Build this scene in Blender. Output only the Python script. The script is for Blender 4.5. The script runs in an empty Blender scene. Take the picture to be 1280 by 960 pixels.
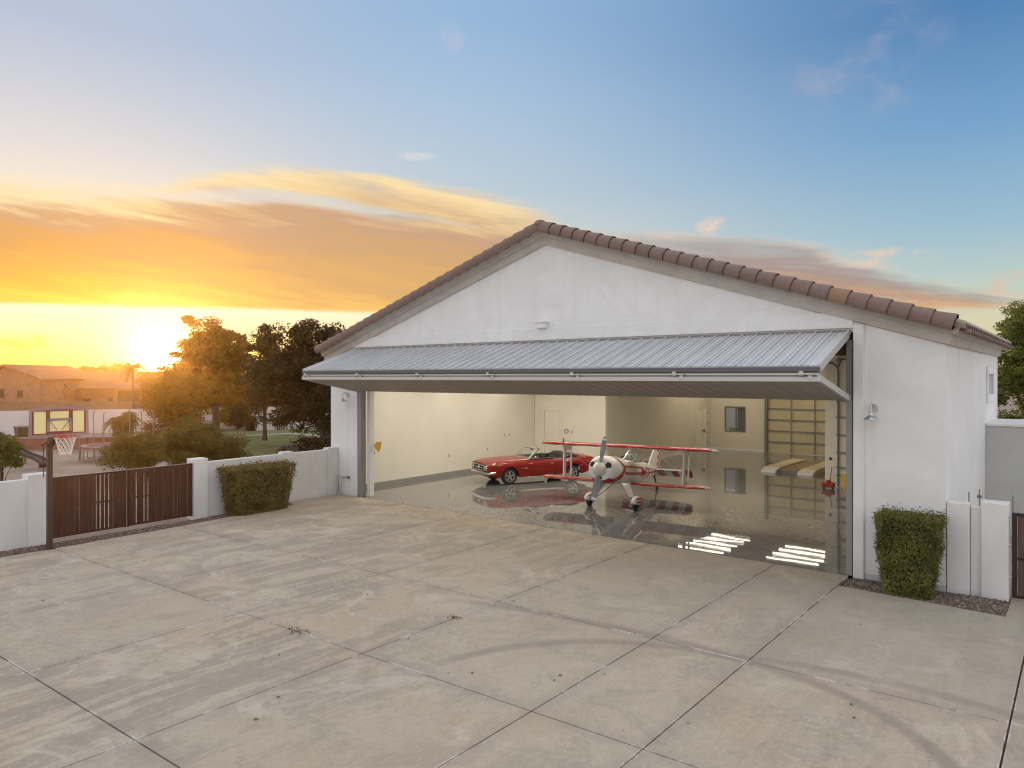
import bpy, bmesh, math, random
import numpy as np
from mathutils import Vector, Matrix
R = math.radians
scene = bpy.context.scene
COL = scene.collection
rng = np.random.default_rng(11)
random.seed(11)

# ------------------------------------------------------------------ camera
CX, CY, CH = 19.134, -15.885, 4.10
FW = Vector((-0.62452, 0.78101, 0)); RT = Vector((0.78101, 0.62452, 0))
cd = bpy.data.cameras.new('camera'); cam = bpy.data.objects.new('camera', cd); COL.objects.link(cam)
cam.location = (CX, CY, CH); cam.rotation_euler = (R(90), 0, math.atan2(0.62452, 0.78101))
cd.sensor_width = 36; cd.lens = 36 * 897 / 1280; cd.shift_y = -9 / 1280; cd.clip_start = 0.1; cd.clip_end = 6000
scene.camera = cam
scene.view_settings.view_transform = 'Standard'; scene.view_settings.look = 'None'
scene.view_settings.gamma = 1; scene.view_settings.exposure = 0.0; scene.view_settings.use_curve_mapping = False
scene.render.engine = 'CYCLES'
scene.cycles.use_denoising = True
scene.cycles.max_bounces = 8; scene.cycles.diffuse_bounces = 4; scene.cycles.glossy_bounces = 4
scene.cycles.transparent_max_bounces = 12; scene.cycles.transmission_bounces = 6
scene.cycles.sample_clamp_indirect = 6
scene.cycles.pixel_filter_type = 'BLACKMAN_HARRIS'; scene.cycles.filter_width = 1.1

def lin(r, g, b):
    f = lambda c: c / 12.92 if c <= 0.04045 else ((c + 0.055) / 1.055) ** 2.4
    return (f(r / 255), f(g / 255), f(b / 255))
def azel(px, py):
    az = math.atan((px - 640) / 897); return az, math.atan((471 - py) / 897 * math.cos(az))

# ------------------------------------------------------------------ node helper
class NT:
    def __init__(s, tree): s.t = tree; s.n = tree.nodes; s.l = tree.links
    def node(s, typ, **kw):
        n = s.n.new(typ)
        for k, v in kw.items(): setattr(n, k, v)
        return n
    def put(s, sock, v):
        if hasattr(v, 'is_output') or isinstance(v, bpy.types.NodeSocket): s.l.new(v, sock)
        elif v is not None: sock.default_value = v
    def math(s, op, a, b=None, c=None, clamp=False):
        n = s.node('ShaderNodeMath', operation=op); n.use_clamp = clamp
        s.put(n.inputs[0], a); s.put(n.inputs[1], b); s.put(n.inputs[2], c); return n.outputs[0]
    def vec(s, op, a, b=None):
        n = s.node('ShaderNodeVectorMath', operation=op); s.put(n.inputs[0], a); s.put(n.inputs[1], b)
        return n.outputs['Value'] if op in ('DOT_PRODUCT', 'LENGTH', 'DISTANCE') else n.outputs[0]
    def scale(s, a, f):
        n = s.node('ShaderNodeVectorMath', operation='SCALE'); s.put(n.inputs[0], a); s.put(n.inputs['Scale'], f); return n.outputs[0]
    def mix(s, f, a, b, blend='MIX'):
        n = s.node('ShaderNodeMix', data_type='RGBA', blend_type=blend)
        s.put(n.inputs[0], f); s.put(n.inputs[6], a if not isinstance(a, tuple) else (*a[:3], 1)); s.put(n.inputs[7], b if not isinstance(b, tuple) else (*b[:3], 1)); return n.outputs[2]
    def comb(s, x, y, z):
        n = s.node('ShaderNodeCombineXYZ'); s.put(n.inputs[0], x); s.put(n.inputs[1], y); s.put(n.inputs[2], z); return n.outputs[0]
    def noise(s, v, scale, detail=4, rough=.55, dist=0):
        n = s.node('ShaderNodeTexNoise'); s.put(n.inputs['Vector'], v); n.inputs['Scale'].default_value = scale
        n.inputs['Detail'].default_value = detail; n.inputs['Roughness'].default_value = rough; n.inputs['Distortion'].default_value = dist
        return n.outputs['Fac']
    def smooth(s, v, a, b):
        n = s.node('ShaderNodeMapRange', interpolation_type='SMOOTHSTEP'); s.put(n.inputs[0], v)
        n.inputs[1].default_value = a; n.inputs[2].default_value = b; return n.outputs[0]
    def ramp(s, f, stops):
        n = s.node('ShaderNodeValToRGB'); s.put(n.inputs[0], f); e = n.color_ramp.elements
        while len(e) < len(stops): e.new(0.5)
        for el, (p, c) in zip(e, stops): el.position = p
        for el, (p, c) in zip(e, stops): el.color = (*c, 1)
        return n.outputs[0]
    def fcurve(s, x, pts):
        n = s.node('ShaderNodeFloatCurve'); s.put(n.inputs['Value'], x); c = n.mapping.curves[0]
        while len(c.points) < len(pts): c.points.new(0.5, 0.5)
        for p, (a, b) in zip(c.points, pts): p.location = (a, b); p.handle_type = 'AUTO'
        n.mapping.update(); return n.outputs[0]

# ------------------------------------------------------------------ sky
SUN_AZ, SUN_EL = azel(197, 440)
SD = (FW * math.cos(SUN_AZ) + RT * math.sin(SUN_AZ)) * math.cos(SUN_EL) + Vector((0, 0, math.sin(SUN_EL)))
w = bpy.data.worlds.new('World'); scene.world = w; w.use_nodes = True
T = NT(w.node_tree); T.n.clear()
d = T.node('ShaderNodeTexCoord').outputs['Generated']
dF = T.vec('DOT_PRODUCT', d, tuple(FW)); dR = T.vec('DOT_PRODUCT', d, tuple(RT))
sx = T.node('ShaderNodeSeparateXYZ'); T.put(sx.inputs[0], d); dz = sx.outputs[2]
az = T.math('ARCTAN2', dR, dF); el = T.math('ARCSINE', dz)
azn = T.math('ADD', T.math('DIVIDE', az, 1.6), .5, clamp=True)       # -0.8..0.8 -> 0..1
ELM = 0.5
eln = T.math('DIVIDE', el, ELM, clamp=True)
def E(px, py): return max(0, azel(px, py)[1]) / ELM
def curve_pts(pts): return [(azel(x, y)[0] / 1.6 + .5, E(x, y)) for x, y in pts]
skyL = T.ramp(eln, [(0, lin(255, 214, 84)), (E(0, 445), lin(255, 236, 128)), (E(0, 410), lin(255, 245, 186)), (E(0, 388), lin(255, 247, 206)), (E(0, 215), lin(241, 230, 214)), (E(0, 170), lin(228, 222, 219)), (E(0, 90), lin(206, 209, 219)), (E(0, 0), lin(184, 196, 217))])
skyM = T.ramp(eln, [(0, lin(255, 222, 130)), (E(560, 440), lin(255, 236, 168)), (E(560, 400), lin(255, 242, 205)), (E(560, 300), lin(214, 216, 208)), (E(560, 240), lin(190, 206, 217)), (E(560, 130), lin(170, 196, 222)), (E(560, 0), lin(146, 181, 218))])
skyR = T.ramp(eln, [(0, lin(236, 205, 150)), (E(1230, 400), lin(218, 213, 180)), (E(1230, 350), lin(190, 208, 200)), (E(1230, 280), lin(157, 191, 210)), (E(1230, 150), lin(118, 163, 204)), (E(1230, 0), lin(84, 132, 182))])
sky = T.mix(T.smooth(az, -.62, -.02), skyL, skyM); sky = T.mix(T.smooth(az, -.12, .6), sky, skyR)
# cloud bank along the horizon
nv = T.comb(T.math('MULTIPLY', az, 2.2), T.math('ADD', T.math('MULTIPLY', el, 13), T.math('MULTIPLY', az, 1.6)), 3.1)
n1 = T.noise(nv, 2.6, 7, .6, .5); n2 = T.noise(T.comb(T.math('MULTIPLY', az, 3), T.math('ADD', T.math('MULTIPLY', el, 26), T.math('MULTIPLY', az, 3.5)), 9.7), 2.2, 6, .6, .4)
elw = T.math('ADD', el, T.math('MULTIPLY', T.math('SUBTRACT', n1, .5), .05))
U = T.math('MULTIPLY', T.fcurve(azn, [(0, .42)] + curve_pts([(0, 218), (150, 232), (235, 216), (300, 205), (400, 204), (520, 220), (640, 250), (740, 283), (870, 290), (980, 296), (1060, 318), (1180, 352), (1270, 372)]) + [(1, .12)]), ELM)
Lo = T.math('MULTIPLY', T.fcurve(azn, [(0, E(0, 382))] + curve_pts([(0, 382), (200, 385), (400, 391), (640, 394), (900, 392), (1200, 387), (1270, 386)]) + [(1, E(1270, 386))]), ELM)
mU = T.smooth(T.math('SUBTRACT', U, elw), -.006, .016)
mL = T.smooth(T.math('SUBTRACT', T.math('ADD', el, T.math('MULTIPLY', T.math('SUBTRACT', n1, .5), .012)), Lo), -.001, .005)
# blue wedge between the two layers
gl = T.math('SUBTRACT', el, T.math('MULTIPLY', T.fcurve(azn, curve_pts([(0, 252), (230, 244), (380, 252), (520, 272), (700, 300)])), ELM))
gw = T.fcurve(azn, [(azel(60, 0)[0] / 1.6 + .5, 0), (azel(190, 0)[0] / 1.6 + .5, .28), (azel(300, 0)[0] / 1.6 + .5, .6), (azel(420, 0)[0] / 1.6 + .5, .6), (azel(500, 0)[0] / 1.6 + .5, .35), (azel(590, 0)[0] / 1.6 + .5, 0)])
gap = T.math('SUBTRACT', 1, T.smooth(T.math('SUBTRACT', T.math('ABSOLUTE', T.math('ADD', gl, T.math('MULTIPLY', T.math('SUBTRACT', n1, .5), .03))), T.math('MULTIPLY', gw, .016)), -.008, .005))
cm = T.math('MULTIPLY', T.math('MULTIPLY', mU, mL), T.math('SUBTRACT', 1, T.math('MULTIPLY', gap, .8)))
thin = T.smooth(T.math('ADD', n2, T.math('MULTIPLY', T.math('SUBTRACT', U, elw), 6)), .3, .75)
cm = T.math('MULTIPLY', cm, T.math('ADD', .45, T.math('MULTIPLY', thin, .55)))
# holes to the right of centre, where the bank breaks up
cm = T.math('MULTIPLY', cm, T.math('SUBTRACT', 1, T.math('MULTIPLY', T.math('MULTIPLY', T.smooth(az, .2, .55), .8), T.smooth(n2, .54, .7))))
t = T.math('DIVIDE', T.math('SUBTRACT', el, Lo), T.math('SUBTRACT', U, Lo), clamp=True)
tt = T.math('ADD', t, T.math('MULTIPLY', T.math('SUBTRACT', n2, .5), .75), clamp=True)
cL = T.ramp(tt, [(0, lin(254, 212, 90)), (.22, lin(246, 190, 82)), (.5, lin(224, 168, 98)), (.72, lin(214, 170, 128)), (.86, lin(252, 226, 172)), (1, lin(250, 230, 196))])
cM = T.ramp(tt, [(0, lin(244, 196, 112)), (.15, lin(226, 178, 112)), (.4, lin(212, 168, 118)), (.62, lin(202, 164, 134)), (.82, lin(236, 204, 152)), (1, lin(250, 224, 172))])
cR = T.ramp(tt, [(0, lin(224, 182, 136)), (.3, lin(206, 162, 130)), (.55, lin(172, 150, 142)), (.8, lin(172, 158, 154)), (1, lin(226, 200, 178))])
cc = T.mix(T.smooth(az, -.6, -.25), cL, cM); cc = T.mix(T.smooth(az, -.08, .25), cc, cR)
sky = T.mix(cm, sky, cc)
# bright rim along the lower edge of the bank
rim = T.math('MULTIPLY', T.math('SUBTRACT', 1, T.smooth(T.math('ABSOLUTE', T.math('SUBTRACT', el, T.math('SUBTRACT', Lo, .003))), .001, .01)), T.math('SUBTRACT', 1, T.smooth(az, -.3, .1)))
sky = T.mix(T.math('MULTIPLY', rim, .7), sky, (1.0, .93, .68))
def wisp(px, py, wx, wy, col, amt, sc=9):
    a0, e0 = azel(px, py)
    q = T.math('ADD', T.math('POWER', T.math('DIVIDE', T.math('SUBTRACT', az, a0), wx), 2), T.math('POWER', T.math('DIVIDE', T.math('SUBTRACT', el, e0), wy), 2))
    nn = T.noise(T.comb(T.math('MULTIPLY', az, 1.4), T.math('MULTIPLY', el, 2.2), px * .01), sc, 6, .62, .6)
    m = T.math('MULTIPLY', T.math('MULTIPLY', T.math('SUBTRACT', 1, T.smooth(q, 0, 1.6)), T.smooth(nn, .40, .66)), amt)
    return T.mix(m, sky, col)
sky = wisp(1085, 78, .085, .06, lin(196, 184, 196), .45, 6)
sky = wisp(562, 46, .02, .018, lin(205, 200, 212), .5)
sky = wisp(890, 282, .022, .012, lin(240, 212, 190), .8, 14)
sky = wisp(1100, 322, .06, .011, lin(236, 206, 178), .8, 12)
sky = wisp(1275, 355, .03, .02, lin(232, 188, 164), .9, 10)
sky = wisp(520, 196, .03, .006, lin(232, 226, 216), .7, 14)
sky = wisp(30, 427, .032, .010, lin(226, 178, 66), .75, 8)
sky = wisp(185, 376, .04, .014, lin(255, 214, 116), .6, 12)
# glow round the sun
dS = T.math('MAXIMUM', T.vec('DOT_PRODUCT', d, tuple(SD)), 0)
under = T.math('SUBTRACT', 1, T.math('MULTIPLY', mL, .75))
def glow(p, c, k): return T.scale(T.node('ShaderNodeRGB').outputs[0], 0) if k == 0 else T.scale(c, T.math('MULTIPLY', T.math('MULTIPLY', T.math('POWER', dS, p), k), under))
sky = T.vec('ADD', sky, glow(9000, (1, .95, .8), 9))
sky = T.vec('ADD', sky, glow(900, (1, .86, .5), 1.1))
sky = T.vec('ADD', sky, glow(60, (1, .70, .2), .10))
# the rest of the dome (behind and above): pale sky brightened to light facade and driveway
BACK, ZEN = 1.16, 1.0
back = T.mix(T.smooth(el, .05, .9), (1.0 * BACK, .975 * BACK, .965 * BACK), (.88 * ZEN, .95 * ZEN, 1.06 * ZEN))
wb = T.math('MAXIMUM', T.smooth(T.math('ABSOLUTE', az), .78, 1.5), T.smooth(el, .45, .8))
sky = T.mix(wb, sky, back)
ns = T.node('ShaderNodeTexSky', sky_type='NISHITA', sun_disc=False)
ns.sun_elevation = SUN_EL; ns.sun_rotation = math.atan2(SD.x, SD.y); ns.air_density = 1; ns.dust_density = 1
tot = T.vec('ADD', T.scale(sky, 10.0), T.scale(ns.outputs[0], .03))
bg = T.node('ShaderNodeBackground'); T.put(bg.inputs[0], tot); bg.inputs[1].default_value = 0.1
T.l.new(bg.outputs[0], T.node('ShaderNodeOutputWorld').inputs[0])

sd_ = bpy.data.lights.new('sun', 'SUN'); sd_.energy = 3.2; sd_.angle = R(0.5); sd_.color = (1, .66, .34)
sun = bpy.data.objects.new('sun', sd_); COL.objects.link(sun); sun.location = (-30, 20, 30)
sun.rotation_euler = (-SD).to_track_quat('-Z', 'Y').to_euler()

# ------------------------------------------------------------------ materials
def mat(name, col, rough=.6, metal=0, var=0, vscale=3, bump=0, bscale=20, spec=.5, coat=0, trans=0, stretch=(1, 1, 1), col2=None, emit=None, estr=0):
    m = bpy.data.materials.new(name); m.use_nodes = True; t = NT(m.node_tree)
    p = t.n['Principled BSDF']; p.inputs['Base Color'].default_value = (*col, 1)
    p.inputs['Roughness'].default_value = rough; p.inputs['Metallic'].default_value = metal
    p.inputs['Specular IOR Level'].default_value = spec; p.inputs['Coat Weight'].default_value = coat; p.inputs['Coat Roughness'].default_value = .05
    p.inputs['Transmission Weight'].default_value = trans
    if emit: p.inputs['Emission Color'].default_value = (*emit, 1); p.inputs['Emission Strength'].default_value = estr
    if var or bump:
        g = t.node('ShaderNodeNewGeometry').outputs['Position']; g = t.vec('MULTIPLY', g, stretch)
        if var:
            n = t.noise(g, vscale, 6, .62); c2 = col2 or tuple(min(1, c * (1 + var)) for c in col); c1 = tuple(c * (1 - var) for c in col) if not col2 else col
            f = t.smooth(n, .32, .68); t.put(p.inputs['Base Color'], t.mix(f, c1, c2))
        if bump:
            b = t.node('ShaderNodeBump'); b.inputs['Strength'].default_value = bump; b.inputs['Distance'].default_value = .02
            t.put(b.inputs['Height'], t.noise(g, bscale, 5)); t.l.new(b.outputs[0], p.inputs['Normal'])
    return m
def leafmat(name, col, col2, transl=.35, vscale=1.2):
    m = bpy.data.materials.new(name); m.use_nodes = True; t = NT(m.node_tree); t.n.clear()
    g = t.node('ShaderNodeNewGeometry').outputs['Position']
    f = t.math('ADD', t.math('MULTIPLY', t.noise(g, vscale, 3), .7), t.math('MULTIPLY', t.noise(g, 30, 1), .45))
    c = t.mix(t.smooth(f, .36, .78), col, col2)
    di = t.node('ShaderNodeBsdfPrincipled'); t.put(di.inputs['Base Color'], c); di.inputs['Roughness'].default_value = .55; di.inputs['Specular IOR Level'].default_value = .3
    tr = t.node('ShaderNodeBsdfTranslucent'); t.put(tr.inputs[0], t.mix(.5, c, (col2[0] * 1.5, col2[1] * 1.4, col2[2] * .7)))
    mx = t.node('ShaderNodeMixShader'); mx.inputs[0].default_value = transl; t.l.new(di.outputs[0], mx.inputs[1]); t.l.new(tr.outputs[0], mx.inputs[2])
    t.l.new(mx.outputs[0], t.node('ShaderNodeOutputMaterial').inputs[0]); return m

M = {}
def stuccomat():
    m = bpy.data.materials.new('white_stucco'); m.use_nodes = True; t = NT(m.node_tree); p = t.n['Principled BSDF']; p.inputs['Roughness'].default_value = .88
    g = t.node('ShaderNodeNewGeometry').outputs['Position']
    cl = t.noise(g, .9, 7, .65, .6); st = t.noise(t.vec('MULTIPLY', g, (2.6, 2.6, .16)), 1.2, 6, .6); gr = t.noise(g, 22, 4, .7)
    c = t.mix(t.smooth(cl, .3, .7), (.745, .735, .725), (.82, .815, .81))
    c = t.mix(t.math('MULTIPLY', t.math('MULTIPLY', t.smooth(st, .5, .68), t.smooth(cl, .4, .65)), .30), c, (.60, .585, .56))
    c = t.mix(t.math('MULTIPLY', t.smooth(gr, .45, .75), .10), c, (.62, .61, .60))
    s = t.node('ShaderNodeSeparateXYZ'); t.put(s.inputs[0], g)
    sp = t.math('MULTIPLY', t.math('SUBTRACT', 1, t.smooth(t.math('ADD', s.outputs[2], t.math('MULTIPLY', cl, .5)), .28, .6)), .35); c = t.mix(sp, c, (.55, .50, .44))
    vo = t.node('ShaderNodeTexVoronoi', feature='DISTANCE_TO_EDGE'); t.put(vo.inputs['Vector'], t.vec('ADD', g, t.scale(t.node('ShaderNodeTexNoise').outputs['Color'], .0))); vo.inputs['Scale'].default_value = .33
    cr = t.math('MULTIPLY', t.math('SUBTRACT', 1, t.smooth(t.math('ADD', vo.outputs['Distance'], t.math('MULTIPLY', t.math('SUBTRACT', gr, .5), .02)), .0, .006)), t.smooth(cl, .5, .62)); c = t.mix(t.math('MULTIPLY', cr, .30), c, (.5, .48, .46))
    t.put(p.inputs['Base Color'], c)
    b = t.node('ShaderNodeBump'); b.inputs['Strength'].default_value = .35; b.inputs['Distance'].default_value = .02; t.put(b.inputs['Height'], t.math('ADD', t.noise(g, 34, 5), t.math('MULTIPLY', cl, 1.5))); t.l.new(b.outputs[0], p.inputs['Normal']); return m
M['stucco'] = mat('white_stucco', (.775, .765, .76), .85, vscale=1.1, var=.01, col2=(.83, .825, .82), bump=.3, bscale=38, stretch=(1, 1, .28))
M['stucco'] = stuccomat()
M['trim'] = mat('taupe_trim', (.50, .46, .42), .8, var=.08, vscale=2.2, bump=.15, bscale=40)
M['tile'] = None
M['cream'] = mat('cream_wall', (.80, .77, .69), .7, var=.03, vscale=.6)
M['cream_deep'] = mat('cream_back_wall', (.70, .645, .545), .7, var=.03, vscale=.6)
M['ceil'] = mat('ceiling_white', (.72, .68, .6), .8)
M['basegrey'] = mat('grey_base', (.30, .30, .29), .5)
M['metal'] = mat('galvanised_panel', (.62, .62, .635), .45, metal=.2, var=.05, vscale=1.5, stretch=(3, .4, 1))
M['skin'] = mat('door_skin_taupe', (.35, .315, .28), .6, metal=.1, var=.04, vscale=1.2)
M['steel'] = mat('dark_steel', (.22, .215, .21), .45, metal=.5)
M['steel_light'] = mat('light_steel', (.55, .53, .5), .45, metal=.3)
M['channel'] = mat('dark_channel', (.12, .118, .115), .5, metal=.2)
M['post'] = mat('grey_post', (.28, .265, .25), .5, metal=.2)
M['brownwood'] = mat('brown_beam', (.17, .09, .05), .7, var=.25, vscale=4)
M['roll'] = mat('sectional_panel', (.60, .53, .36), .6, var=.03)
M['chrome'] = mat('chrome', (.82, .82, .82), .12, metal=1)
M['black'] = mat('black_plastic', (.015, .015, .015), .5)
M['rubber'] = mat('tyre_rubber', (.02, .02, .02), .8)
M['red'] = mat('red_paint', (.24, .005, .004), .35, spec=.4, coat=.35)
M['planered'] = mat('aircraft_red', (.40, .012, .014), .3, coat=.6)
M['planewhite'] = mat('aircraft_white', (.80, .79, .76), .3, coat=.6)
M['wingwhite'] = mat('wing_white', (.74, .71, .66), .4)
M['propgrey'] = mat('propeller_grey', (.27, .27, .265), .45, metal=.2)
M['interior'] = mat('black_vinyl', (.018, .016, .016), .45)
M['yellow'] = mat('yellow_paint', (.68, .36, .02), .5)
M['redtool'] = mat('red_tool', (.32, .03, .03), .5)
M['plank'] = mat('pale_plank', (.68, .58, .40), .7, var=.12, vscale=4)
M['ply'] = mat('brown_ply', (.33, .22, .12), .7, var=.15, vscale=3)
M['whitepaint'] = mat('white_paint', (.78, .77, .75), .5)
M['gate'] = mat('dark_gate_wood', (.055, .014, .008), .6, var=.35, vscale=3, stretch=(6, 6, .6))  # red of the sun's flare is mixed into this brown
M['gateframe'] = mat('gate_steel', (.035, .022, .018), .5, metal=.3)
M['darkpole'] = mat('dark_pole', (.05, .028, .024), .45)
M['mauve'] = mat('board_frame', (.34, .22, .23), .5)  # frame colour carries the reddish tint of the sun's flare
M['maroon'] = mat('board_maroon', (.20, .05, .04), .5)  # inner frame, flare red put into the base colour too
M['acrylic'] = mat('backboard_glow_panel', (.95, .84, .42), .15)  # yellow glow on the milky panels is put into the colour
M['net'] = mat('net_cord', (.82, .76, .70), .8)
M['rimred'] = mat('hoop_red', (.42, .05, .03), .4)
M['dirt'] = mat('court_dirt', (.32, .235, .185), .95, var=.18, vscale=.5, bump=.3, bscale=8)
M['grass'] = mat('lawn_grass', (.105, .115, .030), .95, var=.0, vscale=.35, bump=.6, bscale=12, col2=None)
M['grass'] = mat('lawn_grass', (.12, .13, .036), .95, var=.1, vscale=.5, bump=.6, bscale=14, col2=(.22, .205, .07))
M['path'] = mat('pale_path', (.50, .45, .38), .9, var=.1)
M['mulch'] = mat('mulch', (.09, .06, .045), .95, var=.3, vscale=6)
M['housewall'] = mat('salmon_wall', (.33, .17, .115), .85, var=.16, vscale=1.6, bump=.3, bscale=6)
M['houseroof'] = mat('house_roof', (.20, .095, .068), .85, var=.12, vscale=1.2, stretch=(1, 1, 5))
M['housetrim'] = mat('house_trim', (.16, .07, .05), .7)
M['housedark'] = mat('house_opening', (.04, .026, .02), .5)
M['brownblock'] = mat('brown_block', (.25, .15, .10), .9, var=.12, vscale=1.5)
M['retain'] = mat('red_block', (.28, .12, .085), .9, var=.12, vscale=2)
M['farwall'] = mat('far_white_wall', (.66, .62, .62), .85, var=.05, vscale=.8)
M['bark'] = mat('bark', (.09, .06, .045), .95, var=.25, vscale=5)
M['sidegrey'] = mat('grey_stucco', (.50, .505, .49), .85, var=.05, vscale=1, bump=.2, bscale=40)
M['galv'] = mat('lamp_zinc', (.55, .56, .56), .3, metal=.8)
def pebblemat():
    m = bpy.data.materials.new('pebbles'); m.use_nodes = True; t = NT(m.node_tree); p = t.n['Principled BSDF']; p.inputs['Roughness'].default_value = .85
    t.put(p.inputs['Base Color'], t.ramp(t.node('ShaderNodeAttribute', attribute_name='tone').outputs['Fac'], [(0, (.06, .042, .032)), (.35, (.13, .088, .066)), (.7, (.18, .132, .10)), (.9, (.24, .19, .15)), (1, (.38, .33, .28))])); return m
M['pebble'] = pebblemat()
M['gravelbase'] = mat('gravel_base', (.17, .125, .10), .95, var=.35, vscale=18, bump=.6, bscale=60)
M['leafbrown'] = mat('dry_leaf', (.16, .09, .045), .9)
M['strawleaf'] = mat('straw_leaf', (.24, .15, .075), .9)
M['slide'] = mat('slide_plastic', (.06, .04, .038), .45)
M['tramp'] = mat('trampoline_mat', (.16, .09, .08), .7)
M['trampsteel'] = mat('trampoline_steel', (.30, .24, .23), .4, metal=.6)
M['bin'] = mat('bin_plastic', (.07, .06, .035), .6)
M['canopy'] = mat('canopy_glass', (.55, .68, .58), .04, trans=.85)
def glassmat(name, tint, alpha):
    m = bpy.data.materials.new(name); m.use_nodes = True; t = NT(m.node_tree); p = t.n['Principled BSDF']
    p.inputs['Base Color'].default_value = (*tint, 1); p.inputs['Roughness'].default_value = .05; p.inputs['Alpha'].default_value = alpha; return m
M['glass'] = glassmat('window_glass', (.35, .42, .42), .18)
M['canopy'] = glassmat('canopy_glass', (.30, .46, .36), .35)
def paneglass():
    m = bpy.data.materials.new('dusk_pane'); m.use_nodes = True; t = NT(m.node_tree); p = t.n['Principled BSDF']
    p.inputs['Base Color'].default_value = (.30, .34, .40, 1); p.inputs['Roughness'].default_value = .1; return m
M['pane'] = paneglass()
M['curtain'] = mat('room_beyond', (.36, .40, .46), .7)
M['tube'] = mat('fluorescent_tube', (1, 1, 1), .5, emit=(1.0, .91, .74), estr=5)
M['tube'].cycles.emission_sampling = 'NONE'

def tilemat():
    m = bpy.data.materials.new('barrel_tile'); m.use_nodes = True; t = NT(m.node_tree); p = t.n['Principled BSDF']; p.inputs['Roughness'].default_value = .85
    g = t.node('ShaderNodeNewGeometry'); ob = t.node('ShaderNodeAttribute', attribute_name='tone').outputs['Fac']
    n = t.noise(g.outputs['Position'], 9, 5)
    c = t.ramp(ob, [(0, (.115, .075, .062)), (.35, (.175, .105, .080)), (.7, (.15, .09, .075)), (.9, (.21, .115, .075)), (1, (.30, .155, .085))])
    c = t.mix(t.smooth(n, .4, .75), c, (.24, .18, .15), 'MIX'); t.put(p.inputs['Base Color'], t.mix(.35, t.ramp(ob, [(0, (.17, .12, .105)), (.35, (.235, .165, .14)), (.9, (.25, .165, .13)), (1, (.36, .20, .125))]), c)); return m
M['tile'] = tilemat()

def floormat():
    m = bpy.data.materials.new('polished_epoxy'); m.use_nodes = True; t = NT(m.node_tree); p = t.n['Principled BSDF']
    g = t.node('ShaderNodeNewGeometry').outputs['Position']
    n = t.noise(g, .9, 6, .6, .6); n2 = t.noise(g, 6, 5)
    c = t.mix(t.smooth(n, .3, .7), (.15, .153, .16), (.215, .215, .215)); c = t.mix(t.math('MULTIPLY', t.smooth(n2, .4, .7), .35), c, (.34, .31, .29))
    t.put(p.inputs['Base Color'], c); p.inputs['Roughness'].default_value = .026; p.inputs['Specular IOR Level'].default_value = .6
    return m
M['epoxy'] = floormat()

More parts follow.
